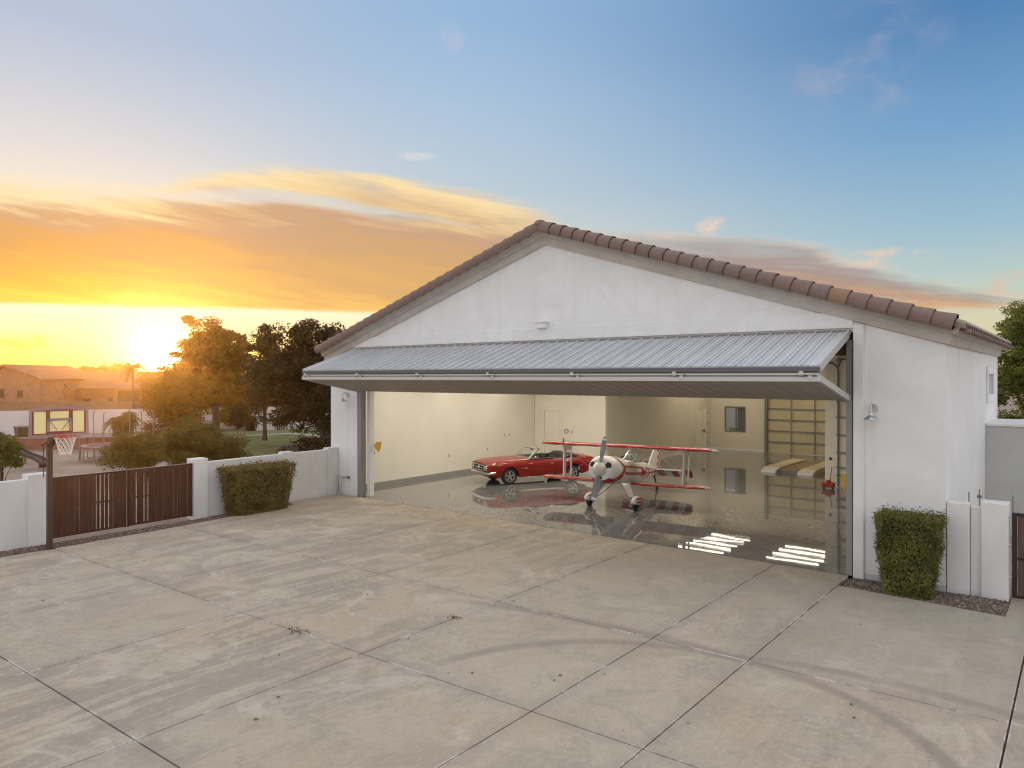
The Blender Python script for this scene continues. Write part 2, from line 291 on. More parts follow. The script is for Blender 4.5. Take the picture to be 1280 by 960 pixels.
JX = [1.75, 4.68, 7.66, 10.75, 13.82, 15.32, 18.43, 21.5, 24.6, 27.7]
JY = [-15.9, -12.58, -9.33, -6.2]; JS = .034
def concretemat():
    m = bpy.data.materials.new('weathered_concrete'); m.use_nodes = True; t = NT(m.node_tree); p = t.n['Principled BSDF']
    g = t.node('ShaderNodeNewGeometry').outputs['Position']; s = t.node('ShaderNodeSeparateXYZ'); t.put(s.inputs[0], g); X, Y = s.outputs[0], s.outputs[1]
    big = t.noise(g, .28, 5, .6, .8)
    strk = t.noise(t.vec('MULTIPLY', g, (2.2, .30, 1)), 1.3, 10, .72, .5)
    mid = t.noise(g, 1.3, 8, .68, .6); fine = t.noise(g, 26, 4, .7)
    slab = t.node('ShaderNodeAttribute', attribute_name='tone').outputs['Fac']
    vor = t.noise(t.vec('ADD', g, (13, 5, 0)), .42, 6, .6, 1.2)
    c = t.mix(t.smooth(mid, .28, .72), (.405, .352, .275), (.50, .44, .352))
    c = t.mix(t.math('MULTIPLY', t.smooth(big, .44, .62), .55), c, (.44, .325, .235))          # tan patches
    wl = t.math('SUBTRACT', 1, t.smooth(X, 9.0, 14.5))
    pm = t.smooth(t.math('ADD', vor, t.math('MULTIPLY', t.math('SUBTRACT', slab, .5), .10)), .47, .56)
    sm = t.math('MULTIPLY', t.math('MULTIPLY', pm, t.smooth(strk, .44, .53)), t.math('ADD', .28, t.math('MULTIPLY', wl, .38)))
    c = t.mix(sm, c, (.250, .218, .172))                                                          # grey stain streaks
    pit = t.math('MULTIPLY', t.smooth(t.noise(g, .5, 4, .6, .8), .5, .6), t.smooth(t.noise(g, 7, 8, .75), .47, .58))
    c = t.mix(t.math('MULTIPLY', pit, .55), c, (.27, .24, .205))                                    # pitted surface
    blot = t.math('MULTIPLY', t.smooth(t.noise(g, .75, 10, .74, 1.0), .53, .59), .5)
    c = t.mix(blot, c, (.30, .265, .22))
    pale = t.math('MULTIPLY', t.smooth(t.noise(t.vec('ADD', g, (7, 3, 0)), .62, 8, .68, 1.2), .54, .66), .55); c = t.mix(pale, c, (.60, .545, .465))
    c = t.mix(t.math('MULTIPLY', t.math('SUBTRACT', 1, slab), .45), c, (.37, .32, .255))
    c = t.mix(t.math('MULTIPLY', t.smooth(fine, .35, .75), .25), c, (.27, .235, .20))
    dots = t.node('ShaderNodeTexVoronoi'); t.put(dots.inputs['Vector'], g); dots.inputs['Scale'].default_value = 1.4
    c = t.mix(t.math('MULTIPLY', t.math('SUBTRACT', 1, t.smooth(dots.outputs['Distance'], .018, .035)), t.smooth(t.noise(g, .8, 2), .5, .55)), c, (.12, .10, .085))
    grit = t.noise(t.vec('MULTIPLY', g, (1.4, .8, 1)), 9, 8, .8)
    c = t.mix(t.math('MULTIPLY', t.smooth(grit, .5, .66), .34), c, (.30, .262, .215)); c = t.mix(t.math('MULTIPLY', t.smooth(grit, .5, .36), .22), c, (.58, .52, .43))
    right_grey = t.math('MULTIPLY', t.smooth(X, 8, 15), t.smooth(Y, -8, -1)); c = t.mix(t.math('MULTIPLY', right_grey, .5), c, (.29, .268, .235))  # greyer and darker towards the right and the facade
    # arcs worn by turning tyres
    def arc(cx, cy, r, wd, amt, y1, x2):
        nonlocal c
        dd = t.math('ABSOLUTE', t.math('SUBTRACT', t.vec('DISTANCE', t.comb(X, Y, 0), (cx, cy, 0)), r))
        k = t.math('MULTIPLY', t.math('SUBTRACT', 1, t.smooth(dd, wd * .2, wd)), t.math('ADD', t.math('MULTIPLY', mid, 1.3), .1))
        k = t.math('MULTIPLY', k, t.smooth(X, y1, y1 + 1.5)); k = t.math('MULTIPLY', k, t.math('SUBTRACT', 1, t.smooth(X, x2, x2 + 1))); k = t.math('MULTIPLY', k, t.smooth(Y, -9, -8)); k = t.math('MULTIPLY', k, amt, None, True); c = t.mix(k, c, (.19, .165, .145))
    for a in ARCS: arc(*a)
    # the edges of the joints: pale dust and old sealant
    je = None
    for x in JX:
        q = t.math('ABSOLUTE', t.math('SUBTRACT', X, x)); je = q if je is None else t.math('MINIMUM', je, q)
    Ys = t.math('SUBTRACT', Y, t.math('MULTIPLY', X, JS))
    for y in JY: je = t.math('MINIMUM', je, t.math('ABSOLUTE', t.math('SUBTRACT', Ys, y)))
    je = t.math('ADD', je, t.math('MULTIPLY', t.math('SUBTRACT', fine, .5), .05))
    c = t.mix(t.math('MULTIPLY', t.math('SUBTRACT', 1, t.smooth(je, .014, .032)), t.smooth(mid, .5, .6)), c, (.66, .63, .60))
    c = t.mix(t.math('MULTIPLY', t.math('SUBTRACT', 1, t.smooth(je, .03, .25)), .22), c, (.25, .22, .20))
    c = t.vec('MULTIPLY', c, (1.11, 1.065, 1.015))
    t.put(p.inputs['Base Color'], c); t.put(p.inputs['Roughness'], t.math('SUBTRACT', .82, t.math('MULTIPLY', sm, .2)))
    p.inputs['Specular IOR Level'].default_value = .35
    b = t.node('ShaderNodeBump'); b.inputs['Strength'].default_value = .22; b.inputs['Distance'].default_value = .01; t.put(b.inputs['Height'], t.math('ADD', fine, mid)); t.l.new(b.outputs[0], p.inputs['Normal'])
    return m
ARCS = [(15.27, -9.11, 3.41, .17, .6, 10.5, 40), (14.41, -20.49, 14.89, .17, .55, 9.5, 14.6), (17.31, -11.07, 5.87, .18, .5, 14.4, 40)]
M['concrete'] = concretemat()

def blockmat():
    m = bpy.data.materials.new('painted_block'); m.use_nodes = True; t = NT(m.node_tree); p = t.n['Principled BSDF']; p.inputs['Roughness'].default_value = .8
    g = t.node('ShaderNodeNewGeometry').outputs['Position']; s = t.node('ShaderNodeSeparateXYZ'); t.put(s.inputs[0], g)
    v = t.comb(t.math('ADD', s.outputs[1], s.outputs[0]), s.outputs[2], 0)
    br = t.node('ShaderNodeTexBrick'); t.put(br.inputs['Vector'], v); br.inputs['Scale'].default_value = 1; br.inputs['Brick Width'].default_value = .4; br.inputs['Row Height'].default_value = .2; br.inputs['Mortar Size'].default_value = .008
    n = t.noise(t.vec('MULTIPLY', g, (1, 1, .5)), 1.6, 6)
    t.put(p.inputs['Base Color'], t.mix(t.smooth(n, .3, .7), (.66, .64, .63), (.75, .735, .725)))
    b = t.node('ShaderNodeBump'); b.inputs['Strength'].default_value = .35; b.inputs['Distance'].default_value = .012; b.invert = True
    t.put(b.inputs['Height'], br.outputs['Fac']); t.l.new(b.outputs[0], p.inputs['Normal']); return m
M['block'] = blockmat()
M['leaf_hedge'] = leafmat('hedge_leaf', (.06, .068, .014), (.22, .215, .05), .25, 3.0)
M['leaf_hedge_warm'] = leafmat('hedge_leaf_warm', (.085, .070, .020), (.26, .205, .06), .25, 3.0)
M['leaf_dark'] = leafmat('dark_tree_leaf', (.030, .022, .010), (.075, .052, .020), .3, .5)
M['leaf_glow'] = leafmat('sun_glow_leaf', (.085, .045, .008), (.25, .135, .02), .5, .5)  # sunset glow in the foliage is painted into these leaf colours
M['leaf_shrub'] = leafmat('shrub_leaf', (.065, .058, .014), (.18, .135, .035), .35, .9)
M['leaf_light'] = leafmat('light_tree_leaf', (.055, .085, .020), (.17, .20, .05), .4, .7)
M['leaf_far'] = leafmat('far_tree_leaf', (.050, .040, .014), (.12, .085, .02), .35, .2)
M['leaf_dry'] = leafmat('dry_hedge_leaf', (.15, .10, .04), (.34, .27, .13), .2, 5)
M['leaf_core'] = mat('inner_twigs', (.030, .026, .012), .95)

# ------------------------------------------------------------------ mesh helper
class MB:
    def __init__(s): s.v = []; s.f = []; s.m = []; s.tone = []; s.cur = 0; s.ct = .5
    def _add(s, vs, fs):
        o = len(s.v); s.v += [tuple(p) for p in vs]; s.f += [tuple(i + o for i in f) for f in fs]; s.m += [s.cur] * len(fs); s.tone += [s.ct] * len(fs); return s
    def box(s, x0, x1, y0, y1, z0, z1):
        return s._add([(x0, y0, z0), (x1, y0, z0), (x1, y1, z0), (x0, y1, z0), (x0, y0, z1), (x1, y0, z1), (x1, y1, z1), (x0, y1, z1)],
                      [(3, 2, 1, 0), (4, 5, 6, 7), (0, 1, 5, 4), (1, 2, 6, 5), (2, 3, 7, 6), (3, 0, 4, 7)])
    def obox(s, c, ax, ay, az_, hx, hy, hz):
        c = Vector(c); ax, ay, az_ = Vector(ax).normalized() * hx, Vector(ay).normalized() * hy, Vector(az_).normalized() * hz
        vs = [c + sx * ax + sy * ay + sz * az_ for sz in (-1, 1) for sx, sy in ((-1, -1), (1, -1), (1, 1), (-1, 1))]
        return s._add(vs, [(3, 2, 1, 0), (4, 5, 6, 7), (0, 1, 5, 4), (1, 2, 6, 5), (2, 3, 7, 6), (3, 0, 4, 7)])
    def bar(s, p, q, w_, h_, up=(0, 0, 1)):
        p, q = Vector(p), Vector(q); d = (q - p); L = d.length; d.normalize(); u = Vector(up)
        if abs(d.dot(u)) > .98: u = Vector((1, 0, 0))
        sd = d.cross(u).normalized(); u = sd.cross(d); return s.obox((p + q) / 2, d, sd, u, L / 2, w_ / 2, h_ / 2)
    def tube(s, pts, r, n=8, cap=True):
        pts = [Vector(p) for p in pts]; rs = r if isinstance(r, (list, tuple)) else [r] * len(pts); rings = []
        prev = None
        for i, p in enumerate(pts):
            d = (pts[min(i + 1, len(pts) - 1)] - pts[max(i - 1, 0)]).normalized()
            u = prev if prev is not None else (Vector((0, 0, 1)) if abs(d.z) < .9 else Vector((1, 0, 0)))
            a = d.cross(u)
            if a.length < 1e-5: a = d.cross(Vector((0, 1, 0)))
            a.normalize(); b = a.cross(d).normalized(); prev = b
            rings.append([p + rs[i] * (math.cos(2 * math.pi * k / n) * a + math.sin(2 * math.pi * k / n) * b) for k in range(n)])
        return s.loft(rings, cap=cap)
    def loft(s, rings, cap=True, closed=True):
        n = len(rings[0]); vs = [p for r_ in rings for p in r_]; fs = []
        for i in range(len(rings) - 1):
            for k in range(n if closed else n - 1):
                k2 = (k + 1) % n; fs.append((i * n + k, i * n + k2, (i + 1) * n + k2, (i + 1) * n + k))
        if cap and closed: fs.append(tuple(range(n - 1, -1, -1))); fs.append(tuple((len(rings) - 1) * n + k for k in range(n)))
        return s._add(vs, fs)
    def prism(s, poly, off):
        n = len(poly); o = Vector(off); a = [Vector(p) for p in poly]
        vs = a + [p + o for p in a]; fs = [tuple(range(n - 1, -1, -1)), tuple(range(n, 2 * n))] + [(k, (k + 1) % n, n + (k + 1) % n, n + k) for k in range(n)]
        return s._add(vs, fs)
    def poly(s, pts): return s._add(pts, [tuple(range(len(pts)))])
    def disc(s, c, ax, r0, r1, h, n=24):   # ring or disc turned about axis ax
        c = Vector(c); ax = Vector(ax).normalized(); u = ax.orthogonal().normalized(); v_ = ax.cross(u)
        def ring(r_, k): return [c + ax * k + r_ * (math.cos(2 * math.pi * i / n) * u + math.sin(2 * math.pi * i / n) * v_) for i in range(n)]
        if r0 <= 0: return s.loft([ring(r1, -h / 2), ring(r1, h / 2)])
        return s.loft([ring(r0, -h / 2), ring(r1, -h / 2), ring(r1, h / 2), ring(r0, h / 2), ring(r0, -h / 2)], cap=False)
    def lathe(s, c, ax, prof, n=20):
        c = Vector(c); ax = Vector(ax).normalized(); u = ax.orthogonal().normalized(); v_ = ax.cross(u)
        return s.loft([[c + ax * h + max(r_, 1e-4) * (math.cos(2 * math.pi * i / n) * u + math.sin(2 * math.pi * i / n) * v_) for i in range(n)] for r_, h in prof])
    def ell(s, c, rx, ry, rz_, n=14, m=9):
        c = Vector(c); return s.loft([[c + Vector((rx * math.sin(a) * math.cos(b), ry * math.sin(a) * math.sin(b), rz_ * math.cos(a))) for b in [2 * math.pi * i / n for i in range(n)]] for a in [max(.02, min(math.pi - .02, math.pi * j / m)) for j in range(m + 1)]])
    def build(s, name, mats, parent=None, world=True, smooth=False, bevel=0, fix=True, tone=False, angle=35):
        me = bpy.data.meshes.new(name)
        vs = s.v
        if parent is not None and world:
            root = parent
            while root.parent is not None: root = root.parent
            inv = Matrix.LocRotScale(root.location, root.rotation_euler, None).inverted(); vs = [tuple(inv @ Vector(p)) for p in vs]
        me.from_pydata(vs, [], s.f)
        if fix:
            bm = bmesh.new(); bm.from_mesh(me); bmesh.ops.recalc_face_normals(bm, faces=bm.faces); bm.to_mesh(me); bm.free()
        mats = mats if isinstance(mats, (list, tuple)) else [mats]
        for m_ in mats: me.materials.append(m_)
        if len(mats) > 1: me.polygons.foreach_set('material_index', s.m)
        if tone:
            a = me.attributes.new('tone', 'FLOAT', 'FACE'); a.data.foreach_set('value', s.tone)
        if smooth:
            me.polygons.foreach_set('use_smooth', [True] * len(me.polygons)); me.set_sharp_from_angle(angle=R(angle))
        me.update(); o = bpy.data.objects.new(name, me); COL.objects.link(o)
        if parent is not None: o.parent = parent
        if bevel:
            b = o.modifiers.new('bevel', 'BEVEL'); b.width = bevel; b.segments = 2; b.limit_method = 'ANGLE'; b.angle_limit = R(40)
        return o
def thing(name, label, cat, loc=(0, 0, 0), rz=0, group=None, rot=None):
    o = bpy.data.objects.new(name, None); COL.objects.link(o); o.location = loc; o.rotation_euler = rot or (0, 0, rz); o.empty_display_size = .3
    return tag(o, label, cat, group)
def tag(o, label, cat, group=None):
    o['label'] = label; o['category'] = cat
    if group: o['group'] = group
    return o
def kind(o, k, label=None):
    o['kind'] = k
    if label: o['label'] = label
    return o
def at(px, z, Z=0):
    x = (px - 640) / 897 * z; p = Vector((CX, CY, 0)) + RT * x + FW * z; return Vector((p.x, p.y, Z))
def hgt(py, z): return CH - (py - 471) * z / 897

# leaves: many small rhombic faces
def leaf_mesh(name, pts, size, material, parent, nrm=None, flat=.0, aspect=.55):
    n = len(pts); pts = np.asarray(pts, float)
    sz = rng.uniform(size[0], size[1], n)[:, None]
    a = rng.normal(size=(n, 3)); a /= np.linalg.norm(a, axis=1)[:, None]
    b = rng.normal(size=(n, 3))
    if nrm is not None: b = np.asarray(nrm) + .75 * b * (1 - flat)
    c = np.cross(a, b); c /= np.linalg.norm(c, axis=1)[:, None] + 1e-9
    if nrm is not None:
        a = np.cross(b, c); a /= np.linalg.norm(a, axis=1)[:, None] + 1e-9
    V = np.stack([pts - a * sz * .5, pts + c * sz * aspect * .5, pts + a * sz * .5, pts - c * sz * aspect * .5], 1).reshape(-1, 3)
    root = parent
    if root is not None:
        L = np.array(root.location); V = V - L
    me = bpy.data.meshes.new(name); me.vertices.add(4 * n); me.vertices.foreach_set('co', V.ravel()); me.loops.add(4 * n); me.loops.foreach_set('vertex_index', np.arange(4 * n))
    me.polygons.add(n); me.polygons.foreach_set('loop_start', np.arange(n) * 4); me.polygons.foreach_set('loop_total', np.full(n, 4)); me.materials.append(material); me.update(calc_edges=True); me.validate()
    o = bpy.data.objects.new(name, me); COL.objects.link(o); o.parent = parent; return o

#=====================================================================  SETTING
g = MB(); g.poly([(-3000, -3000, -.09), (3000, -3000, -.09), (3000, 3000, -.09), (-3000, 3000, -.09)])
kind(g.build('ground', M['dirt']), 'structure')

# driveway: separate slabs with open joints
g = MB()
xs = [-.42] + JX + [31]; ys = JY; GP = .011
def dl(y): return -.10 if y < -9 else (-.12 - (y + 9) * .055 if y < -5 else -.34 - (y + 5) * .075)
rows = [(-24.0, JY[0]), (JY[0], JY[1]), (JY[1], JY[2]), (JY[2], JY[3]), (JY[3], None)]
for i in range(len(xs) - 1):
    for (y0, y1) in rows:
        x0, x1 = xs[i] + GP, xs[i + 1] - GP
        if i == 0: x0 = -.42
        def Yb(x): return y0 + JS * x + GP
        def Yt(x):
            if y1 is not None: return y1 + JS * x - GP
            if x < 15.33: return -.002
            return -.86 - .066 * (x - 15.35) if x < 18.2 else -.05
        g.ct = random.random()
        L0 = (dl(Yb(x0)) if i == 0 else x0); L1 = (dl(Yt(x0)) - .3 * (y1 is None) if i == 0 else x0)
        pl = [(L0, Yb(x0), -.08), (x1, Yb(x1), -.08)]
        if y1 is None and x0 < 15.36 < x1 and False: pass
        if y1 is None and x0 < 18.0 < x1: pl += [(x1, -.86 - .066 * (x1 - 15.35), -.08), (x0, -.87, -.08)]
        else: pl += [(x1, Yt(x1), -.08), (L1, Yt(x0), -.08)]
        g.prism(pl, (0, 0, .08))
# slab on the right between bed and gate
g.ct = .4; g.prism([(18.06, -1.03, -.08), (31, -1.9, -.08), (31, 12, -.08), (18.06, 12, -.08)], (0, 0, .078))
dv = kind(g.build('driveway', M['concrete'], bevel=.006, tone=True), 'structure')

g = MB()      # faintly uneven poured floor
def sheet(x0, x1, y0, y1):
    nx, ny = int((x1 - x0) / .22), int((y1 - y0) / .22)
    g.loft([[(x0 + (x1 - x0) * i / nx, y0 + (y1 - y0) * j / ny, .002 + (random.gauss(0, .0003) if 0 < i < nx and 0 < j < ny else 0)) for j in range(ny + 1)] for i in range(nx + 1)], closed=False, cap=False)
sheet(-1.75, 15.69, 0, 23.2); sheet(15.69, 16.9, 0, 10.1)
fl = kind(g.build('hangar_floor', M['epoxy'], smooth=True), 'structure')
if fl.data.polygons[0].normal.z < 0: fl.data.flip_normals()
# lawn, path, mulch
g = MB(); g.poly([(-34, 2.5, -.06), (-22.5, 1.2, -.06), (-12, 1.2, -.06), (-9, 4, -.06), (-3, 14, -.06), (-8, 40, -.06), (-36, 42, -.06)])
kind(g.build('lawn', M['grass']), 'structure')
g = MB(); 
pp = [at(225, 49), at(280, 48.5), at(320, 51), at(360, 52.2), at(400, 50), at(440, 46)]
for i in range(len(pp) - 1):
    a, b = pp[i], pp[i + 1]; q = FW * .85; g.poly([(a.x, a.y, -.05), (b.x, b.y, -.05), (b.x + q.x, b.y + q.y, -.05), (a.x + q.x, a.y + q.y, -.05)])
kind(g.build('garden_path', M['path']), 'structure')
g = MB(); c = at(405, 42); g.poly([(c.x + 3.0 * math.cos(a), c.y + 2.2 * math.sin(a), -.045) for a in np.linspace(0, 6.28, 24, endpoint=False)])
kind(g.build('mulch_bed_ground', M['mulch']), 'structure')

#=====================================================================  HANGAR
XL, XR, XM = -1.80, 17.05, 7.63
EZ, RZ = 4.74, 7.74; SL = (RZ - EZ) / (XM - XL)
H = thing('hangar', 'large white stucco hangar with tiled gable roof and open front', 'hangar', (XM, 0, 0))
DL, DR, DT = -.36, 15.40, 5.02
g = MB()
g.prism([(XL, 0, -.08), (DL, 0, -.08), (DL, 0, EZ + SL * (DL - XL) + .15), (XL, 0, EZ + .15)], (0, .25, 0))
g.prism([(DR, 0, -.08), (XR, 0, -.08), (XR, 0, EZ + .15), (DR, 0, EZ + SL * (XR - DR) + .15)], (0, .25, 0))
g.prism([(DL, 0, DT), (DR, 0, DT), (DR, 0, EZ + SL * (XR - DR) + .15), (XM, 0, RZ + .15), (DL, 0, EZ + SL * (DL - XL) + .15)], (0, .25, 0))
g.build('front_wall', M['stucco'], H)
g = MB(); g.box(DR + .015, DR + .215, -.06, .0, -.08, 5.17); g.build('door_pilaster', M['stucco'], H, bevel=.012)
g = MB(); g.box(DL - .1, DR + .01, -.045, .0, DT + .08, DT + .42); g.build('header_band', M['stucco'], H, bevel=.015)
g = MB(); g.box(XL, XL + .25, .25, 23.4, -.08, EZ + .2); g.build('side_wall', M['stucco'], H)
# right side wall with the recessed high window
WY0, WY1, WZ0, WZ1 = 7.25, 8.65, 3.62, 4.18
g = MB()
g.box(XR - .25, XR, .25, WY0, -.08, EZ + .2); g.box(XR - .25, XR, WY1, 10.2, -.08, EZ + .2)
g.box(XR - .25, XR, WY0, WY1, -.08, WZ0); g.box(XR - .25, XR, WY0, WY1, WZ1, EZ + .2)
g.box(15.7, 15.75, 10.2, 23.4, -.08, EZ + .5); g.box(15.75, XR - .25, 10.1, 10.2, -.08, EZ + .2)
g.build('side_wall', M['stucco'], H)
g = MB(); P = .05
g.box(XR, XR + P, WY0 - .25, WY1 + .25, WZ1, WZ1 + .2); g.box(XR, XR + P, WY0 - .25, WY1 + .25, WZ0 - .2, WZ0)
g.box(XR, XR + P, WY0 - .25, WY0, WZ0, WZ1); g.box(XR, XR + P, WY1, WY1 + .25, WZ0, WZ1)
wf = g.build('side_window', M['stucco'], H, bevel=.01)
g = MB(); g.box(XR - .17, XR - .15, WY0 + .002, WY1 - .002, WZ0 + .002, WZ1 - .002); g.build('pane', M['pane'], wf)
for ya_ in (WY0 + .002, WY1 - .06):
    g = MB(); g.box(XR - .148, XR - .10, ya_, ya_ + .058, WZ0 + .002, WZ1 - .002); g.build('frame', M['steel'], wf)
# back wall, room, partition: inside of the hall
BW = 23.2
# roof
def roof_z(x): return EZ + .26 + SL * (XM - XL) - SL * abs(x - XM) + .08
g = MB()
for sgn in (-1, 1):
    n = 34 * 6; rings = []
    y_end = 10.35 if sgn > 0 else 23.7
    nn = int((y_end + .05) / .3) * 6
    ysr = np.linspace(-.05, y_end, nn); xe = (XL - .42) if sgn < 0 else (XR + .42)
    rows_ = []
    for k in range(9):
        x = XM + (xe - XM) * k / 8; rows_.append([(x, y, roof_z(x) + .045 * math.sin(2 * math.pi * y / .3)) for y in ysr])
    g.loft(rows_, closed=False, cap=False)
g.poly([(XM, 10.35, roof_z(XM)), (15.8, 10.35, roof_z(15.8)), (15.8, 23.7, roof_z(15.8)), (XM, 23.7, roof_z(XM))])
g.ct = .4; g.tone = [.4] * len(g.f)
rf = g.build('roof', M['tile'], H, smooth=True, tone=True)
# barrel tiles along the two rakes
g = MB()
for sgn in (-1, 1):
    xe = (XL - .30) if sgn < 0 else (XR + .16)
    A = Vector((XM + sgn * .02, 0, RZ + .40)); B = Vector((xe, 0, RZ + .40 - SL * abs(xe - XM)))
    dvec = (B - A); Ln = dvec.length; dvec.normalize(); n = 26; st = Ln / n; up = Vector((0, 1, 0)).cross(dvec) * (1 if sgn < 0 else -1)
    if up.z < 0: up = -up
    for k in range(n):
        p0 = A + dvec * (k * st - .05); p1 = A + dvec * ((k + 1) * st + .02); g.ct = random.choice([random.uniform(0, .75), random.uniform(.2, .8), .97 if random.random() < .15 else random.random() * .8])
        g.ct = .15 + g.ct * .6
        if sgn > 0 and k == 20: g.ct = .97
        rings = []
        for q, (pp_, rr) in enumerate(((p0, .150), (p1, .182))):
            ring = []; ring2 = []
            for a in np.linspace(-.25 * math.pi, 1.08 * math.pi, 12):
                yv = -.26 - math.cos(a) * rr * 1.15 ; hv = math.sin(a) * rr + (.0 if q == 0 else .012)
                ring.append(pp_ + Vector((0, yv, 0)) + up * hv)
            rings.append(ring)
        th = [[p + up * -.018 for p in r_] for r_ in rings]
        ringsC = [r_ + t_[::-1] for r_, t_ in zip(rings, th)]
        g.loft(ringsC)
g.ct = .5; g.ell((XM, -.26, RZ + .47), .17, .21, .13)
g.build('rake_tiles', M['tile'], rf, smooth=True, tone=True, angle=50)
# tile ends along the right eave
g = MB(); xe = XR + .20
for k in range(-1, 34):
    y = .05 + k * .3; g.ct = random.random() * .8; z = RZ + .36 - SL * (xe - XM)
    g.loft([[Vector((xe + dx_, y, z - dx_ * SL)) + Vector((0, math.cos(a) * .13, math.sin(a) * .11)) for a in np.linspace(0, math.pi, 8)] + [Vector((xe + dx_, y, z - dx_ * SL)) + Vector((0, -math.cos(a) * .11, math.sin(math.pi - a) * .09)) for a in np.linspace(0, math.pi, 8)] for dx_ in (-.4, .16)])
g.build('eave_tiles', M['tile'], rf, smooth=True, tone=True, angle=50)
# cornice: a moulded profile run up both rakes and along the right eave
prof = [(0, -.03), (.075, -.03), (.085, .10), (.095, .155), (.17, .165), (.20, .175), (.205, .215), (.23, .27), (.28, .315), (.335, .335), (.345, .40), (0, .40)]   # (out, up)
g = MB()
def sect(x, z, nx, ny):
    return [Vector((x + o * nx, o * ny, z + u)) for o, u in prof]
zL = EZ
g.loft([[Vector((XL - .26, -o, zL - SL * .26 + u)) for o, u in prof], [Vector((XM, -o, RZ + u * 1.05)) for o, u in prof], [Vector((XR + o, -o, EZ + u - SL * o * .0)) for o, u in prof], [Vector((XR + o, 10.25, EZ + u)) for o, u in prof]])
g.loft([[Vector((XL - o, -o * 0, EZ + u)) for o, u in prof], [Vector((XL - o, 23.4, EZ + u)) for o, u in prof]])
g.build('cornice', M['trim'], H)
# vent box on gable
g = MB(); g.prism([(7.36, 0, 5.43), (7.70, 0, 5.43), (7.70, 0, 5.57), (7.36, 0, 5.57)], (0, -.16, 0)); g.prism([(7.34, .0, 5.57), (7.72, 0, 5.57), (7.72, 0, 5.62), (7.34, 0, 5.62)], (0, -.2, 0)); g.build('vent_hood', M['whitepaint'], H, bevel=.008)

# posts and header of the doorway
g = MB(); g.box(DL + .0, DL + .17, .02, .24, .0, DT - .16); g.build('door_post', M['post'], H, bevel=.01)
g = MB(); g.box(DR - .14, DR - .02, .02, .24, .0, DT - .16); g.build('door_post', M['post'], H, bevel=.01)
g = MB(); g.box(DL + .2, DL + .36, .27, .45, .0, DT - .16); g.build('inner_post', M['whitepaint'], H, bevel=.01)
g = MB(); g.box(DL, DR - .02, .26, .5, 4.55, DT + .25); g.build('header_beam', M['brownwood'], H)
# inside shell
g = MB(); g.box(XL + .251, XL + .27, .251, 11.68, .12, 5.3); g.build('inner_wall', M['cream'], H)
g = MB(); g.box(XL + .272, XL + .30, .46, 11.66, .003, .16); g.build('skirting', M['basegrey'], H)
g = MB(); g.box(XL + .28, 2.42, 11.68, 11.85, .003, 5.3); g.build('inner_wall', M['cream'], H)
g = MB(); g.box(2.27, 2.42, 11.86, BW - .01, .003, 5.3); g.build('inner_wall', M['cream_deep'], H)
g = MB()   # back wall with window hole and roll door hole
W0, W1, WZb, WZt = 3.22, 4.44, 1.0, 2.44; D0, D1, DZ = 5.62, 9.6, 3.35
for (a, b, z0, z1) in ((2.42, W0, .003, 5.3), (W0, W1, .003, WZb), (W0, W1, WZt, 5.3), (W1, D0, .003, 5.3), (D0, D1, DZ, 5.3), (D1, 15.69, .003, 5.3)): g.box(a, b, BW, BW + .2, z0, z1)
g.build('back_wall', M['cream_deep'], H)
g = MB(); g.prism([(XL + .251, BW + .201, 0), (16.8, BW + .201, 0), (16.8, BW + .201, EZ + .1), (XM, BW + .201, RZ), (XL + .251, BW + .201, EZ + .1)], (0, .01, 0)) if False else g.box(-1, 5.3, BW + 2.6, BW + 2.8, -.08, 2.6); tag(g.build('window_backdrop', mat('pale_blue_wall', (.62, .69, .80), .8)), 'pale blue wall added outside to brighten the back window of hangar', 'wall')  # wall added outside, its blue stands in for daylight in the window
g = MB(); g.box(11.5, 15.69, 12.45, 12.6, .003, 5.3); g.build('inner_wall', M['cream'], H)
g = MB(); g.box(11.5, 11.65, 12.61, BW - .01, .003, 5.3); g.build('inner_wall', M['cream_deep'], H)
g = MB(); g.box(16.78, 16.795, .251, 10.08, .003, 5.3); g.box(15.67, 15.69, 10.1, 12.44, .003, 5.3); g.box(15.69, 16.78, 10.06, 10.09, .003, 5.3); g.build('inner_wall', M['cream'], H)
g = MB(); g.box(XL + .26, 15.69, .251, 23.19, 5.305, 5.34); g.box(15.69, 16.78, .251, 10.08, 5.305, 5.34); g.build('ceiling', M['ceil'], H)
for bx_ in ((2.425, 2.445, 11.9, BW - .02, .003, .1), (2.45, D0 - .1, BW - .022, BW - .001, .003, .1), (11.5, 15.6, 12.425, 12.449, .003, .1), (XL + .31, 2.40, 11.655, 11.679, .003, .1)):
    g = MB(); g.box(*bx_); g.build('skirting', M['whitepaint'], H)
g = MB(); g.box(DR + .22, XR - .01, -.022, 0, -.08, .11); g.build('plinth', M['sidegrey'], H)
# window in the back wall
g = MB()
for (a, b, z0, z1) in ((W0 + .002, W0 + .07, WZb, WZt), (W1 - .07, W1 - .002, WZb, WZt), (W0 + .07, W1 - .07, WZt - .07, WZt - .002), (W0 + .07, W1 - .07, WZb + .002, WZb + .07), (W0 + .62, W0 + .68, WZb + .07, WZt - .07)): g.box(a, b, BW + .02, BW + .08, z0, z1)
wn = g.build('window', M['steel'], H); g = MB(); g.box(W0 + .06, W1 - .06, BW + .1, BW + .11, WZb + .01, WZt - .01); g.build('pane', M['glass'], wn)
g = MB(); g.box(W0 + .05, W1 + .4, BW + .5, BW + .85, .4, WZb + .2); g.build('counter', M['steel'], wn)
g = MB(); g.box(W0 + .62, W1 + .2, BW + .35, BW + .38, WZb, WZt + .2); g.build('curtain', M['bin'], wn)
